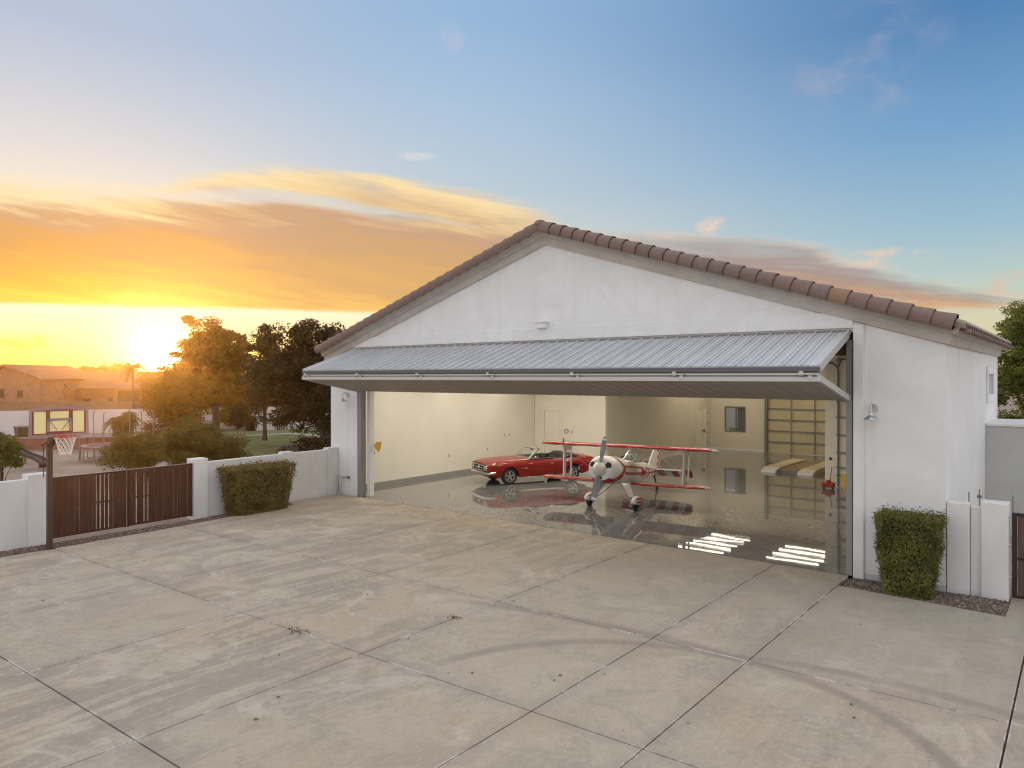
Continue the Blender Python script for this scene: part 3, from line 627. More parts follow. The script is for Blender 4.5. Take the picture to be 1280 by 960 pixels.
# sectional door at the back
g = MB(); zz = [.02, .6, 1.19, 1.79, 2.38, 2.96, 3.34]
for a, b in zip(zz[:-1], zz[1:]): g.box(D0 + .02, D1 - .02, BW + .05, BW + .09, a + .006, b - .006)
sd = g.build('sectional_door', M['roll'], H)
for z in zz[1:-1]:
    g = MB(); g.box(D0 + .02, D1 - .02, BW + .0, BW + .045, z - .045, z + .03); g.build('strut', M['post'], sd)
for x in (6.9, 8.1, 9.2):
    g = MB(); g.box(x - .035, x + .035, BW - .02, BW + .0, .02, 3.3); g.build('stile', M['post'], sd)
g = MB(); g.box(D0 - .1, D0 + .05, BW - .14, BW - .01, .0, 3.6); g.build('track', M['steel'], sd)
# doors inside
g = MB(); g.box(-.90, -.04, 11.655, 11.678, .05, 2.48); dr = g.build('entry_door', M['cream'], H, bevel=.004)
g = MB()
for a, b, z0, z1 in ((-.99, -.92, .05, 2.58), (-.02, .05, .05, 2.58), (-.92, -.02, 2.5, 2.58)): g.box(a, b, 11.645, 11.679, z0, z1)
g.build('frame', M['cream'], dr, bevel=.004); g = MB(); g.ell((-.10, 11.60, 1.05), .04, .05, .04); g.build('handle', M['steel'], dr)
g = MB(); g.box(2.422, 2.45, 21.35, 22.3, .03, 2.2); dr = g.build('entry_door', M['cream'], H, bevel=.004)
g = MB(); g.box(2.422, 2.50, 22.32, 22.44, .03, 2.3); g.build('frame', M['whitepaint'], dr); g = MB(); g.box(2.422, 2.47, 21.24, 21.34, .03, 2.3); g.build('frame', M['whitepaint'], dr); g = MB(); g.ell((2.55, 22.0, 1.1), .07, .05, .1); g.tube([(2.46, 22, 1.1), (2.55, 21.6, 1.12)], .02); g.build('handle', M['steel'], dr)
for z in (.45, .95, 1.5, 2.05):
    g = MB(); g.box(2.46, 2.51, 22.47, 22.53, z - .05, z + .05); g.build('hinge', M['steel'], dr)
# fittings on the inner walls
g = MB(); g.disc((.33, 11.66, 1.58), (0, 1, 0), .09, .115, .03); g.build('gauge', M['steel'], H)
for x, y, z, r_ in ((.62, 11.665, 1.58, .05), (.28, 11.665, 1.12, .04), (.45, 11.665, 1.12, .03)):
    g = MB(); g.box(x - r_, x + r_, y, y + .013, z - r_ * 1.3, z + r_ * 1.3); g.build('wall_outlet', M['steel_light'], H, bevel=.006)
g = MB(); g.box(-.68, -.36, 11.64, 11.678, 3.0, 3.28); g.build('wall_panel', M['cream'], H, bevel=.006)
for y, z in ((5.75, .83), (9.45, 1.45), (9.75, 1.45), (8.2, .9)):
    g = MB(); g.box(XL + .2705, XL + .285, y - .04, y + .04, z - .07, z + .07); g.build('wall_outlet', M['steel_light'], H, bevel=.004)
# conduits by the right partition
g = MB(); g.tube([(11.98, 12.38, .05), (11.98, 12.38, 4.35), (11.93, 12.38, 4.5), (11.75, 12.38, 4.62), (10.2, 12.38, 4.62)], .035); g.tube([(11.98, 12.38, 4.45), (12.1, 12.38, 4.75), (13.4, 12.38, 4.75)], .035); g.ell((12.02, 12.37, 4.72), .1, .06, .1)
cp = g.build('conduit', M['steel'], H, smooth=True)
for z in (.45, .75, 1.3, 1.95, 2.6, 3.2):
    g = MB(); g.box(11.9, 12.28, 12.36, 12.42, z - .025, z + .025); g.build('bracket', M['steel'], cp)
g = MB(); g.box(12.32, 12.36, 12.37, 12.44, .02, 3.6); g.build('door_track', M['steel_light'], H)
g = MB(); g.ell((11.70, 12.42, 1.05), .05, .03, .05); g.build('wall_hook', M['black'], H)

# bifold door, folded up into an awning
BD = [None]
g = MB(); g.box(DL - .02, DR - .03, -.06, -.02, DT - .06, DT + .05)
bd = g.build('bifold_door', M['steel'], H)
X0, X1 = DL - .06, DR - .05
Ya, Za, Yf, Zf = -.07, DT, -2.14, 4.31
def slab(y0, z0, y1, z1, th, x0, x1, g):
    d_ = Vector((0, y1 - y0, z1 - z0)).normalized(); nrm = Vector((0, -d_.z, d_.y)); nrm = nrm if nrm.z > 0 else -nrm
    a = [Vector((x0, y0, z0)), Vector((x0, y1, z1)), Vector((x0, y1, z1)) - nrm * th, Vector((x0, y0, z0)) - nrm * th]; g.prism(a, (x1 - x0, 0, 0)); return nrm
g = MB(); nrm = slab(Ya, Za, Yf, Zf, .03, X0, X1, g)
n = 50
for k in range(n + 1):
    x = X0 + .02 + (X1 - X0 - .04) * k / n
    p, q = Vector((x, Ya - .01, Za)) + nrm * .018, Vector((x, Yf - .012, Zf)) + nrm * .018; g.bar(p, q, .032, .036, nrm)
    for s_ in (.1, -.1):
        if 0 < k < n: p2, q2 = p + Vector((s_, 0, 0)) - nrm * .013, q + Vector((s_, 0, 0)) - nrm * .013; g.bar(p2, q2, .02, .012, nrm)
g.build('upper_panel', M['metal'], bd)
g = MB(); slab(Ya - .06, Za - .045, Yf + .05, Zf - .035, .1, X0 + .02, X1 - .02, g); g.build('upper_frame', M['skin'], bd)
g = MB(); g.box(X0, X1, Yf - .03, Yf + .07, Zf - .115, Zf - .025); g.build('edge_channel', M['channel'], bd, bevel=.006)
for k in range(50):
    pass
g = MB(); g.box(X0 + .02, X1 - .02, Yf + .02, Yf + .06, Zf - .21, Zf - .12); g.build('edge_gap_bar', M['steel'], bd)
g = MB(); g.box(X0 + .02, X1 - .02, Yf - .02, Yf + .018, Zf - .178, Zf - .145); g.build('edge_gap_bar', M['steel_light'], bd)
Yl, Zl, Yb, Zb = Yf - .01, 4.03, -.03, 3.61
g = MB(); dlo = Vector((0, Yb - Yl, Zb - Zl)).normalized(); nl = Vector((0, dlo.z, -dlo.y)); nl = nl if nl.z < 0 else -nl
a = [Vector((X0, Yl, Zl)), Vector((X0, Yb, Zb)), Vector((X0, Yb, Zb)) - nl * .1, Vector((X0, Yl, Zl)) - nl * .1]; g.prism(a, (X1 - X0, 0, 0))
for k in range(n + 1):
    x = X0 + .02 + (X1 - X0 - .04) * k / n; p, q = Vector((x, Yl + .03, Zl - .006)), Vector((x, Yb, Zb)); g.bar(p + nl * .002, q + nl * .002, .03, .010, nl)
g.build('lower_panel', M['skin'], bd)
g = MB(); g.box(X0 - .01, X1 + .01, Yl - .03, Yl + .012, Zl - .02, Zl + .062); g.build('edge_bar', M['steel_light'], bd, bevel=.006)
for x in (X0 - .012, X1 - .05):
    g = MB(); a = [Vector((x, Yl, Zl - .02)), Vector((x, Yb, Zb - .02)), Vector((x, Yb, Zb + .1)), Vector((x, Yl, Zl + .1))]; g.prism(a, (.062, 0, 0)); g.build('end_bar', M['steel_light'], bd)
for x in (X0, X1 - .05):
    g = MB(); a = [Vector((x, Ya, Za + .01)), Vector((x, Yf, Zf + .01)), Vector((x, Yf, Zf - .12)), Vector((x, Ya, Za - .12))]; g.prism(a, (.052, 0, 0)); g.build('end_bar', M['steel_light'], bd)
for k in range(7):
    x = X0 + .25 + (X1 - X0 - .5) * k / 6
    g = MB(); g.tube([(x - .14, Yf - .06, Zf - .16), (x + .14, Yf - .06, Zf - .16)], .018); g.box(x - .12, x - .04, Yf - .05, Yf - .036, Zf - .19, Zf - .1); g.box(x + .04, x + .12, Yf - .05, Yf - .036, Zf - .26, Zf - .18); g.build('hinge', M['steel_light'], bd)

# lamps on the front
def barn_lamp(x, label, s=1.0):
    t_ = thing('barn_lamp', label, 'wall lamp', (x, 0, 3.45), 0, 'barn lamps on the hangar front')
    g = MB(); g.disc((x, -.02, 3.47), (0, 1, 0), 0, .08, .036); g.build('wall_plate', M['galv'], t_, smooth=True)
    g = MB(); c = [(x, -.03, 3.46), (x, -.06, 3.53), (x, -.13, 3.56), (x, -.20, 3.53), (x, -.23, 3.45), (x, -.23, 3.38)]; g.tube(c, .016, 8); g.build('gooseneck', M['galv'], t_, smooth=True)
    g = MB(); g.lathe((x, -.23, 3.25), (0, 0, 1), [(.145, 0), (.14, .015), (.08, .06), (.05, .085), (.045, .13), (.0, .14)], 20); g.build('shade', M['galv'], t_, smooth=True)
    g = MB(); g.ell((x, -.23, 3.26), .04, .04, .04); g.build('bulb', M['whitepaint'], t_, smooth=True)
barn_lamp(15.79, 'zinc barn lamp on the wall above the clipped bush beside the door')
barn_lamp(-.86, 'zinc barn lamp on the narrow wall near the fence end of the door')
# lit strip lights hung under the ceiling
for X_, Y_ in ((4.0, 18.2), (4.0, 19.1), (4.0, 20.0), (4.0, 20.9), (4.0, 21.8), (8.3, 18.8), (8.3, 19.7), (8.3, 20.6), (8.3, 21.6), (.8, 2.6), (.8, 5.6), (.8, 8.6), (4.6, 2.6), (4.6, 5.6), (4.6, 9.0), (8.2, 4.0), (8.2, 8.6), (11.2, 6.5)):
    t_ = thing('strip_light', 'lit fluorescent strip light hung under the hangar ceiling', 'ceiling light', (X_, Y_, 4.62), 0, 'lit strip lights under the hangar ceiling')
    g = MB(); g.prism([(X_ - 1.25, Y_ - .11, 4.62), (X_ - 1.25, Y_ + .11, 4.62), (X_ - 1.25, Y_ + .06, 4.70), (X_ - 1.25, Y_ - .06, 4.70)], (2.5, 0, 0)); g.tube([(X_ - 1, Y_, 4.7), (X_ - 1, Y_, 5.3)], .012); g.tube([(X_ + 1, Y_, 4.7), (X_ + 1, Y_, 5.3)], .012); g.build('housing', M['whitepaint'], t_)
    la = bpy.data.lights.new('lamp_light', 'AREA'); la.shape = 'RECTANGLE'; la.size = 2.4; la.size_y = .05 if Y_ > 15 else .12; la.energy = 11 if Y_ > 15 else 58; la.color = (1, .86, .60) if Y_ > 15 else (1, .90, .72)
    lo_ = bpy.data.objects.new('lamp_light', la); COL.objects.link(lo_); lo_.parent = t_; lo_.location = (0, 0, -.06)
    for s_ in ((0,) if Y_ > 15 else (-.055, .055)):
        g = MB(); g.tube([(X_ - 1.2, Y_ + s_, 4.595), (X_ + 1.2, Y_ + s_, 4.595)], .022, 8); g.build('tube', M['tube'], t_)

# yellow latches on the two door posts
def latch(x, y, z, sgn, label, k=1):
    t_ = thing('door_latch', label, 'latch', (x, y, z), 0, 'yellow door latches')
    g = MB(); g.prism([(x + sgn * a * k, y, z + b) for a, b in ((0, -.06), (.20, -.2), (.30, -.02), (.34, .17), (.12, .15), (0, .06))], (0, .04, 0)); g.build('handle_plate', M['yellow'], t_, bevel=.01)
    g = MB(); g.tube([(x, y + .02, z), (x - sgn * .08, y + .03, z + .02), (x - sgn * .1, y + .1, z - .3)], .014); g.build('cable', M['steel'], t_)
latch(DL + .42, .40, 1.72, 1, 'yellow latch plate on the white post beside the cream wall')
latch(DR - .16, .30, 1.88, -1, 'yellow latch plate inside the door post beside the red tool', .45)
t_ = thing('floor_jack', 'small red floor jack on the polished floor by the partition', 'jack', (11.75, 12.0, 0))
g = MB(); g.box(11.55, 11.95, 11.8, 12.1, .06, .22); g.ell((11.75, 11.95, .24), .1, .08, .08); g.build('body', M['redtool'], t_, bevel=.02); g = MB(); g.tube([(11.75, 12.1, .15), (11.78, 12.3, .75)], .018); g.build('handle', M['steel'], t_)
for x in (11.6, 11.9):
    g = MB(); g.disc((x, 11.95, .06), (1, 0, 0), 0, .058, .05, 14); g.build('wheel', M['black'], t_)

# low car ramp with two runways
t_ = thing('car_ramp', 'low pale wooden car ramp with two runways on hangar floor', 'car ramp', (9.2, 17, 0))
for x0, x1 in ((8.2, 8.82), (9.72, 10.34)):
    g = MB(); g.box(x0, x1, 15.5, 19.2, .003, .2); rw = g.build('runway', M['plank'], t_, bevel=.01)
    g = MB(); g.prism([(x0, 15.5, .003), (x0, 14.95, .003), (x0, 15.0, .09), (x0, 15.5, .2)], (x1 - x0, 0, 0)); g.build('ramp_nose', M['whitepaint'], rw)
g = MB(); g.box(8.83, 9.71, 15.25, 15.45, .003, .1); g.build('crossbar', M['steel'], t_)
g = MB(); g.box(8.83, 9.71, 15.46, 19.0, .003, .12); g.build('deck', M['ply'], t_)

#=====================================================================  HAZE ADDED FOR THE SUN GLOW
g = MB(); g.box(-150, 120, -60, 140, -1.2, 11)
hz = kind(g.build('haze', M['black']), 'stuff', 'warm haze added over the yard for the glow round the sun')
hm = bpy.data.materials.new('glow_haze'); hm.use_nodes = True; ht = NT(hm.node_tree); ht.n.clear()
pv = ht.node('ShaderNodeVolumePrincipled'); pv.inputs['Color'].default_value = (1, .58, .18, 1); pv.inputs['Density'].default_value = .00062; pv.inputs['Anisotropy'].default_value = .89
ht.l.new(pv.outputs[0], ht.node('ShaderNodeOutputMaterial').inputs['Volume']); hz.data.materials.clear(); hz.data.materials.append(hm)
#=====================================================================  CAR
def car():
    root = thing('convertible_car', 'red classic convertible with open top parked beside the biplane', 'car', (1.93, 6.93, .003), math.atan2(-.896, -.443))
    W = dict(world=False)
    hw = lambda x: .865 - .055 * max(0, (x - 1.5) / .7) ** 2 - .05 * max(0, (-x - 1.5) / .9) ** 2
    def ztop(x): return np.interp(x, [-2.42, -2.3, -1.6, -1.0, .55, 1.4, 1.95, 2.2, 2.27], [.86, .90, .935, .93, .935, .915, .87, .82, .79])
    def zsh(x): return np.interp(x, [-2.42, -1.5, -1.0, .6, 1.6, 2.27], [.80, .85, .86, .86, .83, .75])
    def zbot(x):
        z = .24 if -2.2 < x < 2.1 else .34
        z = np.interp(x, [-2.42, -2.1, -1.8, 1.8, 2.1, 2.27], [.42, .34, .24, .24, .34, .46])
        for xa in (-1.37, 1.37):
            dx_ = abs(x - xa)
            if dx_ < .37: z = max(z, .31 + math.sqrt(max(0, .37 ** 2 - dx_ ** 2)))
        return float(z)
    xs_ = sorted(set([round(v, 3) for v in np.arange(-2.42, 2.28, .045)] + [2.27] + [round(xa + .37 * math.cos(a), 3) for xa in (-1.37, 1.37) for a in np.linspace(.0, math.pi, 13)]))
    def half(x):
        h, zt, zs, zb = hw(x), ztop(x), zsh(x), zbot(x)
        pts = [(h * .93, .26), (h * .975, .36), (h, .50), (h * .992, .60), (h * 1.0, .68), (h * .985, .76), (h * .945, zs), (h * .88, zt - .025), (h * .78, zt)]
        pts = [(y, max(z, zb + .004 * i)) for i, (y, z) in enumerate(pts)]
        pts += [(h * .5, zt + .018), (h * .0, zt + .025)]
        if 1.0 < x: pts[-1] = (0, zt + .03)
        return pts
    body, door, hood = MB(), MB(), MB()
    S = [half(x) for x in xs_]; n = len(S[0])
    for i in range(len(xs_) - 1):
        for k in range(n - 1):
            xm = (xs_[i] + xs_[i + 1]) / 2
            if -1.15 < xm < .45 and k >= 8: continue                      # cockpit opening
            for sg in (1, -1):
                q = [(xs_[i], sg * S[i][k][0], S[i][k][1]), (xs_[i + 1], sg * S[i + 1][k][0], S[i + 1][k][1]), (xs_[i + 1], sg * S[i + 1][k + 1][0], S[i + 1][k + 1][1]), (xs_[i], sg * S[i][k + 1][0], S[i][k + 1][1])]
                tgt = door if (-.62 < xm < .50 and 1 <= k < 8) else (hood if (.62 < xm < 2.1 and k >= 8) else body)
                if tgt is door: q = [(x, y + sg * .006, z) for x, y, z in q]
                tgt._add(q, [(0, 1, 2, 3)])
    # front and tail faces
    for x, c in ((2.27, S[-1]), (-2.42, S[0])):
        pl = [(x, y, z) for y, z in c] + [(x, -y, z) for y, z in c[::-1][1:]]; body.poly(pl)
    def weld(mb, name, m_, **k_):
        o = mb.build(name, m_, root, world=False, smooth=True, fix=False, **k_); bm = bmesh.new(); bm.from_mesh(o.data); bmesh.ops.remove_doubles(bm, verts=bm.verts, dist=.0006); bmesh.ops.recalc_face_normals(bm, faces=bm.faces); bm.to_mesh(o.data); bm.free(); o.data.set_sharp_from_angle(angle=R(32)); return o
    bo = weld(body, 'body', M['red'])
    weld(hood, 'bonnet', M['red'])
    # split doors per side
    for sg in (1, -1):
        m_ = MB(); 
        for f in door.f:
            q = [door.v[i] for i in f]
            if q[0][1] * sg > 0: m_._add(q, [(0, 1, 2, 3)])
        d_ = weld(m_, 'door', M['red'])
        h = MB(); h.box(-.50, -.36, sg * .855 - .012, sg * .855 + .012, .715, .74); h.build('handle', M['chrome'], d_, world=False, bevel=.004)
        for xq in (.48, -.62):
            h = MB(); h.tube([(xq, sg * .872, .34), (xq + .01, sg * .874, .60), (xq - .02, sg * .838, .86)], .006, 6); h.build('seam', M['black'], d_, world=False)
    # side sculpture and trims
    for sg in (1, -1):
        h = MB(); h.tube([(1.0, sg * .872, .575), (.2, sg * .878, .555), (-.72, sg * .878, .535), (-.90, sg * .874, .60), (-.98, sg * .858, .74)], .012, 6); h.build('side_crease', M['red'], bo, world=False)
        h = MB(); h.box(-.98, .98, sg * .842 - .02, sg * .842 + .02, .215, .275); h.build('rocker_trim', M['chrome'], bo, world=False, bevel=.006)
        h = MB(); h.tube([(-1.15, sg * .70, .945), (-.4, sg * .79, .945), (.45, sg * .80, .945)], .012, 6); h.build('sill_trim', M['chrome'], bo, world=False)
        h = MB(); h.tube([(1.37 + .375 * math.cos(a), sg * (hw(1.37) + .004), .31 + .375 * math.sin(a)) for a in np.linspace(.05, math.pi - .05, 14)], .009, 6); h.tube([(-1.37 + .375 * math.cos(a), sg * (hw(-1.37) + .004), .31 + .375 * math.sin(a)) for a in np.linspace(.05, math.pi - .05, 14)], .009, 6); h.build('arch_lip', M['red'], bo, world=False)
        h = MB(); h.box(.66, .74, sg * .868, sg * .876, .56, .64); h.box(.74, .9, sg * .868, sg * .874, .59, .61); h.build('fender_emblem', M['chrome'], bo, world=False)
    # inside: dark tub, wheel wells, floor pan
    h = MB(); h.box(-1.2, .55, -.76, .76, .30, .34); h.box(-1.2, -1.16, -.74, .74, .34, .90); h.box(-2.1, 2.05, -.6, .6, .26, .30)
    for sg in (1, -1): h.box(-1.15, .5, sg * .77 - .01, sg * .77 + .01, .3, .93)
    h.build('cabin_tub', M['interior'], root, world=False)
    h = MB()
    for xa in (-1.37, 1.37):
        for sg in (1, -1): h.box(xa - .4, xa + .4, min(sg * .52, sg * .60), max(sg * .52, sg * .60), .25, .80)
    h.build('wheel_well', M['black'], root, world=False)
    h = MB(); h.prism([(.55, -.76, .93), (.25, -.76, .95), (.18, -.76, .86), (.3, -.76, .6), (.55, -.76, .6)], (0, 1.52, 0)); h.build('dashboard', M['interior'], root, world=False, bevel=.02)
    for y in (.38, -.38):
        h = MB(); h.box(-.55, -.02, y - .26, y + .26, .38, .56); h.prism([(-.50, y - .26, .5), (-.64, y - .25, 1.0), (-.75, y - .25, .98), (-.66, y - .26, .45)], (0, .52, 0)); h.build('seat', M['interior'], root, world=False, bevel=.05)
    h = MB(); h.box(-1.1, -.85, -.6, .6, .4, .6); h.prism([(-1.02, -.6, .55), (-1.14, -.6, .93), (-1.2, -.6, .93), (-1.14, -.6, .5)], (0, 1.2, 0)); h.build('rear_seat', M['interior'], root, world=False, bevel=.04)
    h = MB(); h.loft([[Vector((x, y, z)) for (x, z) in ((-1.10, .92), (-1.13, 1.0 + b), (-1.30, 1.06 + b), (-1.55, 1.03 + b), (-1.75, .955), (-1.5, .92))] for y, b in ((-.74, -.06), (-.6, .0), (-.2, .025), (.2, .025), (.6, .0), (.74, -.06))]); h.build('folded_top', M['interior'], root, world=False, smooth=True, angle=60)
    h = MB(); c = Vector((.02, .38, .86)); ax = Vector((-.9, 0, .42)).normalized(); h.disc(c, ax, .17, .195, .022, 24); h.tube([c, c - ax * .3], .02); 
    u = ax.orthogonal().normalized(); h.bar(c - u * .18, c + u * .18, .03, .012, ax); h.build('steering_wheel', M['black'], root, world=False, smooth=True)
    # windscreen
    A = [(.52, .70, .93), (.10, .60, 1.27), (.08, .3, 1.295), (.08, -.3, 1.295), (.10, -.60, 1.27), (.52, -.70, .93)]
    h = MB(); h.tube(A, [.028, .03, .034, .034, .03, .028], 8); h.tube([(.52, .70, .935), (.62, .35, .955), (.64, 0, .96), (.62, -.35, .955), (.52, -.70, .935)], .012, 6); ws = h.build('windscreen', M['steel_light'], root, world=False, smooth=True)
    h = MB(); h._add([(.52, .68, .94), (.62, .34, .955), (.62, -.34, .955), (.52, -.68, .94), (.10, -.59, 1.265), (.09, -.3, 1.285), (.09, .3, 1.285), (.10, .59, 1.265)], [(0, 1, 6, 7), (1, 2, 5, 6), (2, 3, 4, 5)]); h.build('glass', M['glass'], ws, world=False)
    for y in (.33, -.33):
        h = MB(); h.obox((.02, y, 1.275), (1, 0, .6), (0, 1, 0), (-.6, 0, 1), .07, .22, .014); h.build('sun_visor', M['interior'], ws, world=False, bevel=.006)
    h = MB(); h.box(.02, .06, -.1, .1, 1.19, 1.24); h.build('rear_view_mirror', M['black'], ws, world=False, bevel=.01)
    for sg in (1, -1):
        h = MB(); h.tube([(.50, sg * .76, .93), (.12, sg * .70, 1.23), (.12, sg * .78, .94)], .010, 6); vw = h.build('quarter_window', M['chrome'], root, world=False, smooth=True)
        h = MB(); h._add([(.48, sg * .76, .945), (.13, sg * .705, 1.21), (.13, sg * .775, .945)], [(0, 1, 2)]); h.build('glass', M['glass'], vw, world=False)
    h = MB(); h.ell((.30, .90, 1.0), .05, .06, .05); h.tube([(.33, .86, .93), (.30, .89, .98)], .012); h.build('door_mirror', M['chrome'], root, world=False, smooth=True)
    # front
    h = MB(); h.prism([(2.235, -.48, .50), (2.305, -.52, .54), (2.305, -.52, .72), (2.235, -.48, .755)], (0, .98, 0)); gr = h.build('grille', M['black'], root, world=False)
    h = MB()
    for z in (.535, .735): h.box(2.29, 2.315, -.51, .51, z - .01, z + .01)
    for y in (-.5, .5): h.box(2.29, 2.315, y - .01, y + .01, .53, .74)
    h.box(2.30, 2.318, -.5, .5, .628, .642); h.ell((2.31, 0, .64), .015, .11, .06); h.build('grille_surround', M['chrome'], gr, world=False)
    for sg in (1, -1):
        h = MB(); h.disc((2.275, sg * .645, .655), (1, 0, 0), .08, .105, .06); hl = h.build('headlight', M['chrome'], root, world=False, smooth=True)
        h = MB(); h.ell((2.275, sg * .645, .655), .03, .085, .085); h.build('lens', M['steel_light'], hl, world=False, smooth=True)
        h = MB(); h.ell((2.20, sg * .52, .37), .03, .06, .03); h.build('indicator', M['whitepaint'], root, world=False, smooth=True)
    def bumper(x0, s_, z):
        h = MB(); pts = [(x0 - s_ * .35, .88, z + .01), (x0 - s_ * .1, .87, z), (x0, .72, z), (x0 + s_ * .035, .3, z), (x0 + s_ * .04, 0, z), (x0 + s_ * .035, -.3, z), (x0, -.72, z), (x0 - s_ * .1, -.87, z), (x0 - s_ * .35, -.88, z + .01)]
        for a, b in zip(pts[:-1], pts[1:]): h.bar(a, b, .035, .10)
        h.build('bumper', M['chrome'], root, world=False, bevel=.012)
    bumper(2.33, 1, .455); bumper(-2.46, -1, .47)
    h = MB(); h.prism([(2.24, -.7, .46), (2.28, -.66, .4), (2.16, -.62, .30), (2.1, -.66, .34)], (0, 1.36, 0)); h.build('front_valance', M['red'], root, world=False)
    for sg in (1, -1):
        h = MB(); h.box(-2.45, -2.42, sg * .62 - .1, sg * .62 + .1, .62, .76); h.build('tail_light', M['rimred'], root, world=False, bevel=.01)
        for xa in (1.37, -1.37):
            c = Vector((xa, sg * .745, .31)); ax = Vector((0, sg, 0))
            h = MB(); h.lathe(c, ax, [(.20, -.10), (.285, -.10), (.312, -.07), (.315, 0), (.312, .06), (.285, .09), (.21, .085), (.2, .06)], 32); wh = h.build('wheel', M['rubber'], root, world=False, smooth=True)
            h = MB(); h.disc(c + ax * .055, ax, .175, .205, .06, 28); h.lathe(c + ax * .06, ax, [(.0, .03), (.05, .03), (.06, .015), (.06, -.03)], 16); h.disc(c + ax * .0, ax, 0, .19, .03, 24)
            for k in range(5):
                a = 2 * math.pi * k / 5 + .3; e = Vector((math.cos(a), 0, math.sin(a))); h.bar(c + ax * .06 + e * .04, c + ax * .05 + e * .185, .055, .03, ax)
            h.build('rim', M['chrome'], wh, world=False)
    return root
car()

